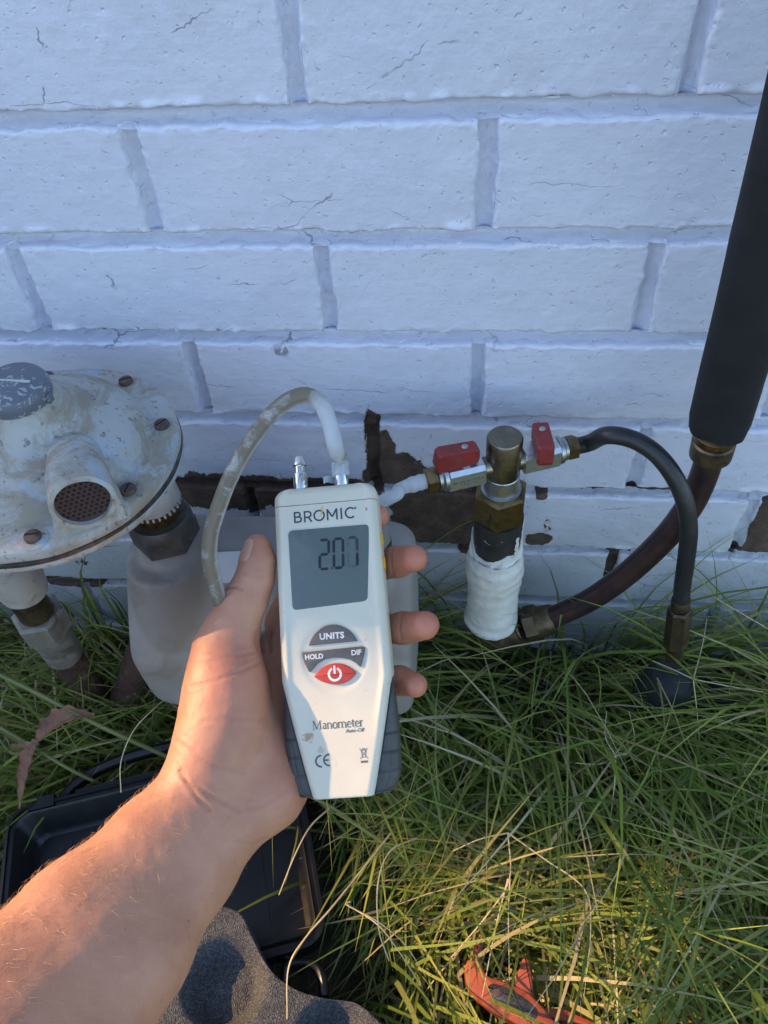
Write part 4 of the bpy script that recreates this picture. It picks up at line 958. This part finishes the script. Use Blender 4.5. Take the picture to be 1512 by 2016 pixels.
# start mesh: voxel remesh of the joined cones, then pull every vertex onto the smooth field
mb = MB()
for g, a, ra, b, rb in CONES:
    A, B = Vector(a), Vector(b); L = (B-A).length; ax = (B-A).normalized(); k = 8
    prof = [(ra*1.02*math.sin(q*math.pi/2/k)+1e-5, -ra*1.02*math.cos(q*math.pi/2/k)) for q in range(k)]+[(ra*1.02, 0), (rb*1.02, L)]+[(rb*1.02*math.cos(q*math.pi/2/k)+1e-5, L+rb*1.02*math.sin(q*math.pi/2/k)) for q in range(1, k+1)]
    mb.lathe(prof, a, tuple(ax), 20)
me = bpy.data.meshes.new('hand_tmp'); me.from_pydata(mb.v, [], mb.f)
bm = bmesh.new(); bm.from_mesh(me); bmesh.ops.recalc_face_normals(bm, faces=bm.faces); bm.to_mesh(me); bm.free()
tmp = bpy.data.objects.new('hand_tmp', me); COL.objects.link(tmp)
md = tmp.modifiers.new('r', 'REMESH'); md.mode = 'VOXEL'; md.voxel_size = .00155; md.use_smooth_shade = True
ms = tmp.modifiers.new('s', 'SMOOTH'); ms.iterations = 4; ms.factor = .5
hm = bpy.data.meshes.new_from_object(tmp.evaluated_get(bpy.context.evaluated_depsgraph_get())); bpy.data.objects.remove(tmp)
V = np.empty(len(hm.vertices)*3, np.float64); hm.vertices.foreach_get('co', V); V = V.reshape(-1, 3)
def grad(p, e=.0004):
    g = np.stack([hand_sdf(p+np.eye(3)[i]*e)-hand_sdf(p-np.eye(3)[i]*e) for i in range(3)], 1); return g/np.maximum(np.linalg.norm(g, axis=1, keepdims=True), 1e-9)
for it in range(4):
    d = hand_sdf(V); V = V-grad(V)*d[:, None]*.9
N = grad(V)
# projections used to place the skin's folds (front of the hand only)
cr_tot = np.zeros(len(V)); disp = np.zeros(len(V))
front = sm(.05, .35, N[:, 2])
def fold(pts, wv, dp, z=0.0):
    global cr_tot, disp
    P = np.array([H(u, v, z)[:2] for u, v in pts]); best = np.full(len(V), 9.0)
    P = np.array([q[:2] for q in catmull([(a, b, 0) for a, b in P], 4)])
    for a, b in zip(P[:-1], P[1:]):
        ba = b-a; h = np.clip(((V[:, :2]-a)@ba)/(ba@ba), 0, 1); best = np.minimum(best, np.linalg.norm(V[:, :2]-a-h[:, None]*ba, axis=1))
    f = np.exp(-(best/wv)**2)*front; disp -= f*dp; disp += np.exp(-((best-wv*2.2)/(wv*1.4))**2)*front*dp*.35; cr_tot = np.maximum(cr_tot, f*min(1, dp/.0008))
fold([(352, 1500), (372, 1530), (410, 1555), (445, 1580), (470, 1600)], .0009, .0007, .02)
fold([(362, 1512), (395, 1560), (420, 1590)], .0010, .0007, .02)
fold([(400, 1530), (440, 1562), (500, 1590), (560, 1560)], .0010, .00035, .01)
fold([(375, 1352), (430, 1338), (475, 1320), (510, 1300)], .0010, .0007, .015)
fold([(392, 1300), (440, 1295), (490, 1285)], .0009, .0005, .012)
fold([(505, 1240), (500, 1262), (507, 1285)], .0013, .0016, .005)
fold([(448, 1158), (465, 1155), (480, 1160)], .0009, .0008, .004)
fold([(440, 1172), (455, 1166)], .0008, .0006, .004)
fold([(345, 1455), (380, 1470), (430, 1500), (480, 1520)], .0012, .0005, .015)
fold([(400, 1420), (450, 1412), (510, 1420)], .0012, .00035, .02)
fold([(480, 1640), (505, 1655), (520, 1650)], .0010, .0006, .0)
fold([(772, 1076), (770, 1105), (774, 1132)], .0008, .0006, -.03); fold([(792, 1206), (788, 1232), (790, 1262)], .0008, .0006, -.03); fold([(782, 1322), (779, 1342), (782, 1362)], .0008, .0006, -.03)
fold([(478, 1128), (498, 1134), (516, 1136)], .0008, .0005, .004)
q = V*1.0
disp += .00025*fbm(q*45, 2)+.00018*fbm(q*170, 2)
V = V+N*disp[:, None]
# colour helpers: redder finger ends and joints, freckled arm
red = np.zeros(len(V))
for (p, r) in [(H(836, 1231, -.02), .016), (H(815, 1099, -.024), .016), (H(817, 1349, -.022), .014), (H(742, 1016, -.034), .013), (H(508, 1080, -.009), .012), (H(470, 1330, .01), .03), (H(560, 1520, -.02), .03)]:
    d = np.linalg.norm(V-p, axis=1); red = np.maximum(red, np.exp(-(d/r)**2)*(.9 if r < .02 else .4))
arm = sm(0, .04, (V[:, 1]*-1-.10)+(-V[:, 0]-.03)*.8)
Vw = np.array([list(DM@Vector(p)) for p in V]); hm.vertices.foreach_set('co', Vw.astype(np.float32).ravel()); hm.update()
for nm, val in (('red', red), ('arm', arm), ('crease', np.clip(cr_tot, 0, 1))): add_attr(hm, nm, val)
person = link('person', hm, M['skin'], None, True, 180, fix=False)
tag(person, 'bare left forearm and hand gripping the manometer, thumb along its side', 'person')
# thumb nail, seen edge on along the thumb's outer side
R = []
nb = H(497, 1083, .001); ta = (H(508, 1070, 0)-H(503, 1115, 0)); ta /= np.linalg.norm(ta)
side = np.array([-.72, 0, .69]); side -= ta*(side@ta); side /= np.linalg.norm(side); tang = np.cross(ta, side)
cen = H(508, 1086, -.0085)
for i, s_ in enumerate(np.linspace(-.0080, .0074, 16)):
    row = []; wv = .0060*(1-.28*max(0, (-s_-.003)/.005)**2) if s_ < 0 else .0060*math.sqrt(max(.02, 1-(s_/.0085)**4))
    for j in np.linspace(-1, 1, 11):
        a = j*wv/.0092; base = cen+ta*s_; dirn = side*math.cos(a)+tang*math.sin(a)
        # march out to the skin
        p = base.copy(); lo, hi = 0.0, .02
        for it in range(18):
            mid = (lo+hi)/2; val = hand_sdf((base+dirn*mid)[None])[0]
            if val > 0: hi = mid
            else: lo = mid
        row.append(base+dirn*(hi+.0008*(1-abs(j)**6)-.00005))
    R.append(row)
Rb = [[tuple(DM@Vector(p)) for p in r] for r in R]
MB().rings(Rb, False, False, False).build('thumbnail', M['nail'], person, True, 60)
# fine hair on the forearm
fx = np.where((arm > .35) & (V[:, 1] < dv(330, 1530, .02)[1]))[0]
Nw = np.array([list(DM.to_3x3()@Vector(p)) for p in N[fx]]); Pw = Vw[fx]
ax_arm = np.array(DM.to_3x3()@Vector(H(300, 1650, .018)-H(-60, 1985, .095))); ax_arm /= np.linalg.norm(ax_arm)
acr = np.array(DM.to_3x3()@Vector((.6, -.75, .1)))
radial = np.clip((-V[fx][:, 0]*.75+V[fx][:, 1]*.66), -1, 1); wgt = sm(np.quantile(radial, .2), np.quantile(radial, .95), radial)+.10
pick = rng.choice(len(fx), 3200, p=wgt/wgt.sum()); hv, hf = [], []
for i in pick:
    p, nn = Pw[i], Nw[i]; d = -ax_arm*.15+acr*.55*rng.uniform(.2, 1.2)+ax_arm*.55+rng.normal(0, .35, 3); d -= nn*(d@nn); d /= np.linalg.norm(d); L = rng.uniform(.003, .0075); wd = rng.uniform(.00004, .00007)
    sd_ = np.cross(d, nn); k = len(hv); pts = [p+d*L*t+nn*(L*.30*math.sin(t*2.2)) for t in (0, .4, .75, 1)]
    for q_, t in zip(pts, (1, .9, .6, .1)): hv += [tuple(q_+sd_*wd*t), tuple(q_-sd_*wd*t*.5+nn*wd*t), tuple(q_-sd_*wd*t*.5-nn*wd*t)]
    for r_ in range(3):
        for c in range(3): hf.append((k+r_*3+c, k+r_*3+(c+1) % 3, k+r_*3+3+(c+1) % 3, k+r_*3+3+c))
mh = MB(); mh.v, mh.f = hv, hf
tag(mh.build('arm_hair', M['hair'], person), None, None, None, 'stuff')

# ------------------------------------------------------------------ instrument case and foam
def ground_frame(c, ang):
    return Matrix.Translation(Vector(c))@Matrix.Rotation(ang, 4, 'Z')
CZ = .075
q_far_l, q_far_r, q_near_r = onZ(22, 1600, CZ), onZ(560, 1470, CZ), onZ(636, 1846, CZ)
ex = Vector(q_far_r-q_far_l); ex.z = 0; CL = ex.length; ex.normalize(); ey = Vector((-ex.y, ex.x, 0)); cw = (Vector(q_near_r)-Vector(q_far_r)).dot(-ey)
near = Vector(q_near_r); c_right = (near-Vector(q_far_l)).dot(ex); print('case', CL, cw, c_right, ex)
CLn = c_right; CM = Matrix.Translation(Vector((q_far_l[0], q_far_l[1], 0)))@Matrix((ex, ey, Vector((0, 0, 1)))).transposed().to_4x4()
case = thing('instrument_case', 'open black plastic carry case lying in the grass under the forearm', 'case', tuple(CM@Vector((CLn/2, -cw/2, 0))))
def rr_loop(x0, x1, y0, y1, r, z, n=6):
    P = []
    for (cx, cy, a0) in ((x1-r, y1-r, 0), (x0+r, y1-r, 90), (x0+r, y0+r, 180), (x1-r, y0+r, 270)):
        for t in np.linspace(a0, a0+90, n): P.append(CM@Vector((cx+r*math.cos(math.radians(t)), cy+r*math.sin(math.radians(t)), z)))
    return P
z0 = CZ-.045
MB().rings([rr_loop(.004, CLn-.004, -cw+.004, -.004, .016, z0), rr_loop(0, CLn, -cw, 0, .018, z0+.006), rr_loop(0, CLn, -cw, 0, .018, CZ-.006), rr_loop(-.004, CLn+.004, -cw-.004, .004, .021, CZ-.005), rr_loop(-.004, CLn+.004, -cw-.004, .004, .021, CZ),
            rr_loop(-.001, CLn+.001, -cw-.001, .001, .019, CZ+.0005), rr_loop(-.0005, CLn+.0005, -cw-.0005, .0005, .0185, CZ-.002), rr_loop(.003, CLn-.003, -cw+.003, -.003, .016, CZ-.002), rr_loop(.004, CLn-.004, -cw+.004, -.004, .015, CZ), rr_loop(.006, CLn-.006, -cw+.006, -.006, .014, CZ-.002),
            rr_loop(.011, CLn-.011, -cw+.011, -.011, .013, z0+.013), rr_loop(.016, CLn-.016, -cw+.016, -.016, .010, z0+.008)]).build('shell', M['black_plastic'], case, True, 40)
for k in range(4):
    x = CLn*(.16+.22*k); MB().box((x-.0025, -cw+.020, z0+.004), (x+.0025, -.022, z0+.0085), CM).build('floor_rib', M['black_plastic'], case, False)
# carrying handle along the far edge
hp2 = [CM@Vector((x, y, CZ-.010)) for x, y in ((.045, -.002), (.050, .012), (.075, .027), (.115, .034), (.165, .033), (.200, .024), (.212, .010), (.215, -.002))]
MB().tube(catmull([tuple(p) for p in hp2], 6), .0058, 12, flat=1.25).build('handle', M['black_plastic'], case)
for x in (.028, .232):
    MB().box((x-.012, -.003, CZ-.026), (x+.012, .009, CZ+.001), CM).build('catch', M['black_plastic'], case, False)
MB().box((.06, .003, CZ-.006), (.20, .008, CZ-.0005), CM).build('lip', M['black_plastic'], case, False)
lt = [onZ(u, v, CZ+.004) for u, v in [(560, 1935), (566, 1905), (590, 1896), (622, 1903), (634, 1925), (638, 1962)]]
MB().tube(catmull([tuple(p) for p in lt], 6), .0042, 12, flat=1.4).build('latch_loop', M['black_plastic'], case)
hg = [onZ(u, v, CZ-.012) for u, v in [(540, 1868), (600, 1905)]]
MB().tube([tuple(hg[0]), tuple(hg[1])], .006, 12).build('hinge', M['black_plastic'], case)
# foam block
FZ = .105
ol = [(402, 1788), (440, 1784), (474, 1799), (494, 1838), (514, 1880), (540, 1917), (578, 1945), (625, 1962), (680, 1968), (712, 1980), (748, 2012), (800, 2080), (760, 2200), (560, 2230), (330, 2200), (160, 2150), (110, 2010), (180, 1900), (290, 1830)]
op = catmull([tuple(onZ(u, v, FZ)) for u, v in ol]+[tuple(onZ(*ol[0], FZ))], 6)[:-1]
fc = np.array(onZ(420, 2010, FZ)); mb = MB(); R = []
dm = [(onZ(440, 1935, FZ), .036, .020), (onZ(655, 2045, FZ), .030, .018), (onZ(250, 2080, FZ), .03, .014)]
def ftop(p):
    z = FZ
    for c, r, dpt in dm: z -= dpt*(1-sm(r*.55, r, math.hypot(p[0]-c[0], p[1]-c[1])))
    return float(z)
for k in [.02]+list(np.linspace(.06, .95, 30))+[.975, .99, .998, 1.0]:
    row = []
    for p in op:
        w_ = fc+(np.array(p)-fc)*k; e = (1-k); zz = ftop(w_)-(.0016*max(0, 1-e/.010)**2); nz = fbm(np.array([[w_[0]*60, w_[1]*60, 1], [w_[0]*500, w_[1]*500, 2.0]]), 2)
        row.append((w_[0], w_[1], zz+.0006*nz[0]+.0003*nz[1]))
    R.append(row)
for z in (FZ-.014, FZ-.03, FZ-.05):
    row = []
    for p in op:
        nz = vnoise(np.array([[p[0]*90, p[1]*90, z*90]]))[0]; d_ = np.array(p)-fc; d_ /= np.linalg.norm(d_); row.append((p[0]+d_[0]*.0012*nz, p[1]+d_[1]*.0012*nz, z))
    R.append(row)
tag(mb.rings(R).build('foam_insert', M['foam_grey'], None, True, 60), 'speckled dark grey foam insert with round hollows beside the case', 'foam insert')

# ------------------------------------------------------------------ pliers
PZ = .080
zp = lambda x, y: onZ(500+x/2.4387, 1600+y/2.4387, PZ)
pl_ = thing('pliers', 'orange-red adjustable pliers with open jaws lying in the grass', 'pliers', tuple(zp(1150, 900)))
def slab(name, pts, z0, z1, m, bev, parent):
    P = [zp(*p) for p in pts]; return MB().prism([(p[0], p[1]) for p in P], z0, z1, bev).build(name, m, parent, True, 30)
A = catmull([p+(0,) for p in [(1096, 585), (1070, 610), (1040, 670), (1015, 735), (1013, 785), (1032, 845), (1085, 905), (1150, 955), (1240, 1005), (1400, 1085), (1700, 1260), (2000, 1440), (2030, 1390), (1760, 1180), (1500, 1050), (1400, 945), (1330, 872), (1250, 828), (1180, 803), (1125, 783), (1100, 745), (1090, 690), (1100, 640), (1108, 600)]], 4)
ja = slab('long_jaw', [(p[0], p[1]) for p in A], PZ-.012, PZ+.001, M['pliers'], .0022, pl_)
B = catmull([p+(0,) for p in [(1303, 676), (1325, 720), (1338, 790), (1343, 850), (1342, 885), (1300, 865), (1250, 835), (1254, 800), (1272, 750), (1290, 700)]], 4)
slab('short_jaw', [(p[0], p[1]) for p in B], PZ-.014, PZ-.001, M['pliers'], .0018, pl_)
Cc = catmull([p+(0,) for p in [(1118, 838), (1150, 822), (1220, 845), (1300, 895), (1355, 945), (1352, 985), (1320, 1002), (1260, 965), (1180, 915), (1130, 880), (1118, 838)]], 4)
sl_ = slab('slot_plate', [(p[0], p[1]) for p in Cc], PZ-.002, PZ+.0018, M['steel_dark'], .0008, ja)
for (x, y, r) in ((1165, 868, 24), (1260, 925, 20), (1318, 965, 18)):
    slab('slot_hole', [(x+r*math.cos(t)*1.25, y+r*math.sin(t)*.9) for t in np.linspace(0, 2*math.pi, 15)[:-1]], PZ, PZ+.0021, M['screw_rust'], .0003, sl_)
D_ = [p for p in [(1600, 1020), (1660, 1100), (1900, 1330), (2100, 1480), (2120, 1430), (1960, 1270), (1760, 1090), (1660, 1000), (1500, 930), (1400, 920), (1360, 960), (1480, 990)]]
slab('second_handle', D_, PZ-.020, PZ-.009, M['pliers'], .002, pl_)
for k in range(7):
    x, y = 1104-k*1.5, 640+k*19; slab('tooth', [(x-6, y-7), (x+9, y), (x-6, y+7)], PZ-.010, PZ-.001, M['steel_dark'], .0004, ja)

# ------------------------------------------------------------------ weed with withered leaves, grey strip
wd = thing('weed', 'green weed stems with a withered reddish brown leaf under the regulator', 'weed', tuple(onZ(40, 1450, .02)))
for pts, rr in (([(-60, 1300, .17), (60, 1358, .16), (150, 1405, .15), (220, 1440, .13), (330, 1490, .07)], .0022), ([(-60, 1400, .14), (40, 1455, .13), (130, 1510, .10), (200, 1545, .06)], .0018), ([(-40, 1390, .1), (20, 1480, .12), (75, 1465, .14)], .0012)):
    MB().tube(catmull([tuple(onZ(u, v, z)) for u, v, z in pts], 8), rr, 8).build('stem', M['stem_green'], wd)
def leaf(pts, wmax, name, curl):
    C = catmull([tuple(onZ(u, v, z)) for u, v, z in pts], 6); n = len(C); R = []
    for i, p in enumerate(C):
        t = i/(n-1); T = Vector(C[min(i+1, n-1)]-C[max(i-1, 0)]).normalized(); B = T.cross(Vector((0, 0, 1))).normalized(); wv = wmax*(math.sin(math.pi*min(.97, .06+t))**.7)*(1+.18*math.sin(i*1.7)); row = []
        for j in np.linspace(-1, 1, 9):
            a = j*curl*(1+.4*t); row.append(Vector(p)+B*(wv*math.sin(a)/max(.3, curl))+Vector((0, 0, 1))*(wv*(1-math.cos(a))*.9+.0008*math.sin(i*2.3+j*4)))
        R.append(row+[q-Vector((0, 0, .0004)) for q in row[::-1]])
    MB().rings(R).build(name, M['leaf_brown'], wd, True, 60)
leaf([(74, 1458, .14), (100, 1432, .145), (140, 1412, .15), (186, 1408, .148)], .011, 'withered_leaf', 1.2)
leaf([(74, 1458, .14), (62, 1480, .135), (48, 1530, .12), (38, 1596, .10)], .008, 'withered_leaf', 1.3)
leaf([(20, 1470, .12), (40, 1476, .12), (70, 1462, .135)], .006, 'withered_leaf', .9)
st = tag(MB().box((-.010, -.11, -.004), (.010, .11, .004), Matrix.Translation(Vector(onZ(1452, 1650, .03)))@Matrix.Rotation(-.10, 4, 'Z')@Matrix.Rotation(.1, 4, 'Y')).build('metal_strip', M['galv'], None, False), 'flat grey metal strip sunk in the grass at the right', 'metal strip')

# ------------------------------------------------------------------ grass
def blade_mesh(name, roots, dirs, lens, wid, lift, droop, cols, segs=6, bend=None):
    n = len(roots); t = np.linspace(0, 1, segs+1)
    V = np.zeros((n, segs+1, 2, 3)); side = np.stack([-dirs[:, 1], dirs[:, 0], np.zeros(n)], 1); pos = roots.copy(); h = dirs.copy(); ang = lift.copy(); step = lens/segs
    tw = rng.normal(0, .5, n)
    for i in range(segs+1):
        wv = wid*(1-t[i]**2.2)*(.55+.45*min(1, t[i]*4))+.0001
        s3 = side*np.cos(tw*t[i])[:, None]+np.array([0, 0, 1])*np.sin(tw*t[i])[:, None]
        V[:, i, 0] = pos-s3*wv[:, None]; V[:, i, 1] = pos+s3*wv[:, None]
        pos = pos+(h*np.cos(ang)[:, None]+np.array([0, 0, 1])*np.sin(ang)[:, None])*step[:, None]; pos[:, 2] = np.maximum(pos[:, 2], GZ+.004); ang = ang-droop/segs
        if bend is not None:
            c, s_ = np.cos(bend/segs), np.sin(bend/segs); hx = h[:, 0]*c-h[:, 1]*s_; h[:, 1] = h[:, 0]*s_+h[:, 1]*c; h[:, 0] = hx; side = np.stack([-h[:, 1], h[:, 0], np.zeros(n)], 1)
    V[..., 1] = np.minimum(V[..., 1], -.0035)
    me = bpy.data.meshes.new(name); nv = n*(segs+1)*2; me.vertices.add(nv); me.vertices.foreach_set('co', V.reshape(-1).astype(np.float32))
    b = (np.arange(n)*(segs+1)*2)[:, None]+(np.arange(segs)*2)[None]; F4 = np.stack([b, b+1, b+3, b+2], -1).reshape(-1, 4)
    me.loops.add(F4.size); me.loops.foreach_set('vertex_index', F4.ravel().astype(np.int32)); me.polygons.add(len(F4)); me.polygons.foreach_set('loop_start', (np.arange(len(F4))*4).astype(np.int32)); me.polygons.foreach_set('loop_total', np.full(len(F4), 4, np.int32))
    me.update(calc_edges=True); me.validate()
    a = me.attributes.new('col', 'FLOAT_COLOR', 'POINT'); cc = np.repeat(np.concatenate([cols, np.ones((n, 1))], 1), (segs+1)*2, 0); a.data.foreach_set('color', cc.astype(np.float32).ravel())
    return link(name, me, M['grass'], None, True, 180, fix=False)
case_lo = [(p.x, p.y) for p in rr_loop(-.022, CLn+.030, -cw-.022, .018, .02, 0, 3)]; foam_lo = [(p[0], p[1]) for p in op[::4]]
def inside(x, y, poly):
    r = np.zeros(len(x), bool); n = len(poly)
    for i in range(n):
        (xa, ya), (xb, yb) = poly[i], poly[i-1]; c = ((ya > y) != (yb > y)) & (x < (xb-xa)*(y-ya)/(yb-ya+1e-12)+xa); r ^= c
    return r
def scatter(n, x0, x1, y0, y1):
    P = np.stack([rng.uniform(x0, x1, n), rng.uniform(y0, y1, n)], 1)
    k = ~(inside(P[:, 0], P[:, 1], case_lo) | inside(P[:, 0], P[:, 1], foam_lo)); return P[k]
GREEN = np.array([[.18, .25, .048], [.235, .325, .060], [.29, .37, .078], [.13, .19, .042], [.37, .40, .11], [.26, .29, .085]]); DRY = np.array([[.50, .42, .24], [.62, .54, .34], [.38, .29, .15], [.46, .42, .18]])
pl_lo = [tuple(zp(*p)[:2]) for p in [(1000, 560), (1120, 570), (1330, 640), (1400, 900), (1520, 1040), (1250, 1060), (1080, 930), (990, 800)]]
case_in = [(p.x, p.y) for p in rr_loop(.0, CLn, -cw, -.0, .02, 0, 3)]
def grow(name, P, Lr, wr, lift_r, droop_r, dry, comb, label, clump=.045):
    n = len(P); q = np.stack([P[:, 0]/clump, P[:, 1]/clump, np.zeros(n)], 1)
    a = -math.pi/2+comb*2.6*vnoise(q*.45)+rng.normal(0, .95-.55*comb, n); d = np.stack([np.cos(a), np.sin(a), np.zeros(n)], 1)
    near = sm(-.07, 0, P[:, 1])
    lift = rng.uniform(*lift_r, n)+near*.25; L = rng.uniform(*Lr, n)*(1+.35*vnoise(q*.6+7)); dr = rng.uniform(*droop_r, n)
    isd = rng.uniform(size=n) < dry+.22*vnoise(q*.5+3); col = np.where(isd[:, None], DRY[rng.integers(0, len(DRY), n)], GREEN[rng.integers(0, len(GREEN), n)])
    yel = sm(-.05, -.40, P[:, 1])*sm(-.05, .25, P[:, 0]); col = col*(1+.25*rng.normal(0, 1, n)[:, None].clip(-1.5, 1.5)*.6)
    bad = np.zeros(n, bool)
    for k in (.2, .4, .6, .8, .95):
        hx, hy = P[:, 0]+d[:, 0]*L*k*.85, P[:, 1]+d[:, 1]*L*k*.85
        bad |= inside(hx, hy, case_in) | inside(hx, hy, foam_lo) | (inside(hx, hy, pl_lo) & (rng.uniform(size=n) < .72))
    bad &= rng.uniform(size=n) < .985
    P, d, lift, L, dr, col = (q[~bad] for q in (P, d, lift, L, dr, col)); n = len(P)
    roots = np.stack([P[:, 0], P[:, 1], np.full(n, GZ)], 1)
    o = blade_mesh(name, roots, d, L, rng.uniform(*wr, n), lift, dr, np.clip(col, .01, 1), 6, rng.normal(0, .35, n)); return tag(o, label, 'grass', None, 'stuff')
grow('grass', scatter(9500, -.60, .62, -.62, -.004), (.10, .27), (.0010, .0025), (.85, 1.5), (.7, 1.9), .16, .60, 'long green grass along the foot of the wall')
grow('thatch', scatter(9000, -.60, .62, -.62, -.004), (.04, .11), (.0004, .0009), (.2, 1.0), (.6, 1.8), .72, .25, 'matted dead grass under the green blades', .03)
grow('fine_grass', scatter(2600, -.1, .62, -.62, -.10), (.16, .30), (.0009, .0024), (.75, 1.3), (.9, 1.9), .10, .95, 'long combed-over green grass in front of the wall', .07)
grow('straw', scatter(1900, -.55, .6, -.55, -.006), (.12, .30), (.0007, .0016), (.6, 1.4), (1.3, 2.6), .92, .55, 'loose pale straw among the green grass', .06)
grow('lawn', np.stack([rng.uniform(-2.6, 2.6, 14000), rng.uniform(-3.2, -.63, 14000)], 1), (.08, .2), (.001, .0022), (.6, 1.4), (1.0, 2.4), .15, .5, 'long grass behind the camera', .08)
grow('tall_grass', np.concatenate([np.stack([rng.uniform(.12, .42, 70), rng.uniform(-.12, -.02, 70)], 1), np.stack([rng.uniform(-.45, .1, 50), rng.uniform(-.06, -.01, 50)], 1)]), (.18, .34), (.0009, .0019), (1.15, 1.5), (.5, 1.5), .12, .5, 'tall single green blades standing against the wall')
# single stalks that stand out
def stalk(label, branches, rr=.0009):
    t = thing('dry_stalk', label, 'grass stalk', tuple(onZ(*branches[0][0][:2], branches[0][0][2])), 'dry grass stalks')
    for b in branches:
        C = catmull([tuple(onZ(*p)) for p in b], 6); n = len(C); MB().tube(C, [rr*.62*(1-.5*i/n) for i in range(n)], 6, flat=.45).build('stem', M['straw'], t)
    return t
stalk('long pale straw arching over the foam and hanging down', [[(770, 1640, .11), (705, 1722, .14), (650, 1790, .16), (602, 1845, .165), (568, 1905, .16), (565, 2006, .13)]], .0015)
stalk('pale straw bending down against the right side of the black case', [[(650, 1590, .12), (612, 1626, .135), (582, 1680, .14), (549, 1762, .13)]], .0014)
stalk('forked dry seed head crossing in front of the black cap', [[(1365, 1337, .16), (1325, 1318, .163), (1286, 1301, .165)], [(1365, 1337, .16), (1383, 1270, .16), (1392, 1216, .16)], [(1365, 1337, .16), (1430, 1350, .158), (1502, 1362, .15)], [(1365, 1337, .16), (1372, 1400, .13), (1378, 1475, .08)]], .0010)
stalk('spread fan of dry straws in the middle of the grass', [[(1000, 1640, .12), (945, 1652, .125), (890, 1676, .12)], [(1000, 1640, .12), (1070, 1690, .122), (1150, 1750, .12), (1163, 1830, .11), (1150, 1960, .08)], [(1000, 1640, .12), (1003, 1730, .125), (960, 1800, .12), (888, 1885, .10)], [(1000, 1730, .12), (975, 1830, .11), (948, 1968, .08)], [(1004, 1730, .12), (1001, 1800, .11), (1003, 1932, .08)]], .0011)
stalk('long dry blade arching right from the hose coupling', [[(1352, 1172, .17), (1385, 1165, .18), (1430, 1190, .185), (1512, 1238, .18)]], .0014)
stalk('seed head with curled arms right of the fan of straws', [[(1212, 1488, .13), (1192, 1450, .132), (1194, 1400, .13)], [(1212, 1488, .13), (1238, 1480, .135), (1249, 1450, .132), (1238, 1400, .13)], [(1212, 1488, .13), (1180, 1504, .13), (1132, 1502, .125)], [(1212, 1488, .13), (1210, 1540, .12), (1202, 1612, .09)]], .0010)
stalk('thin stalk curving beside the thumb side of the wrist', [[(238, 1560, .13), (238, 1500, .15), (262, 1440, .165), (300, 1398, .17), (345, 1360, .15)]], .0009)
stalk('seed head near the grey metal strip', [[(1408, 1776, .10), (1360, 1768, .105), (1312, 1760, .10)], [(1408, 1776, .10), (1350, 1820, .10), (1294, 1846, .09)], [(1408, 1776, .10), (1460, 1850, .09), (1512, 1915, .07)]], .0009)
stalk('kinked pair of straws left of the pliers', [[(690, 1775, .11), (683, 1782, .112), (740, 1812, .115), (796, 1858, .11), (838, 1922, .09)], [(683, 1780, .11), (745, 1822, .112), (790, 1880, .10), (828, 1940, .08)]], .0011)
stalk('pale bent blade between the case and the fan of straws', [[(820, 1650, .12), (768, 1676, .135), (744, 1740, .14), (746, 1830, .12), (766, 1892, .10)]], .0013)
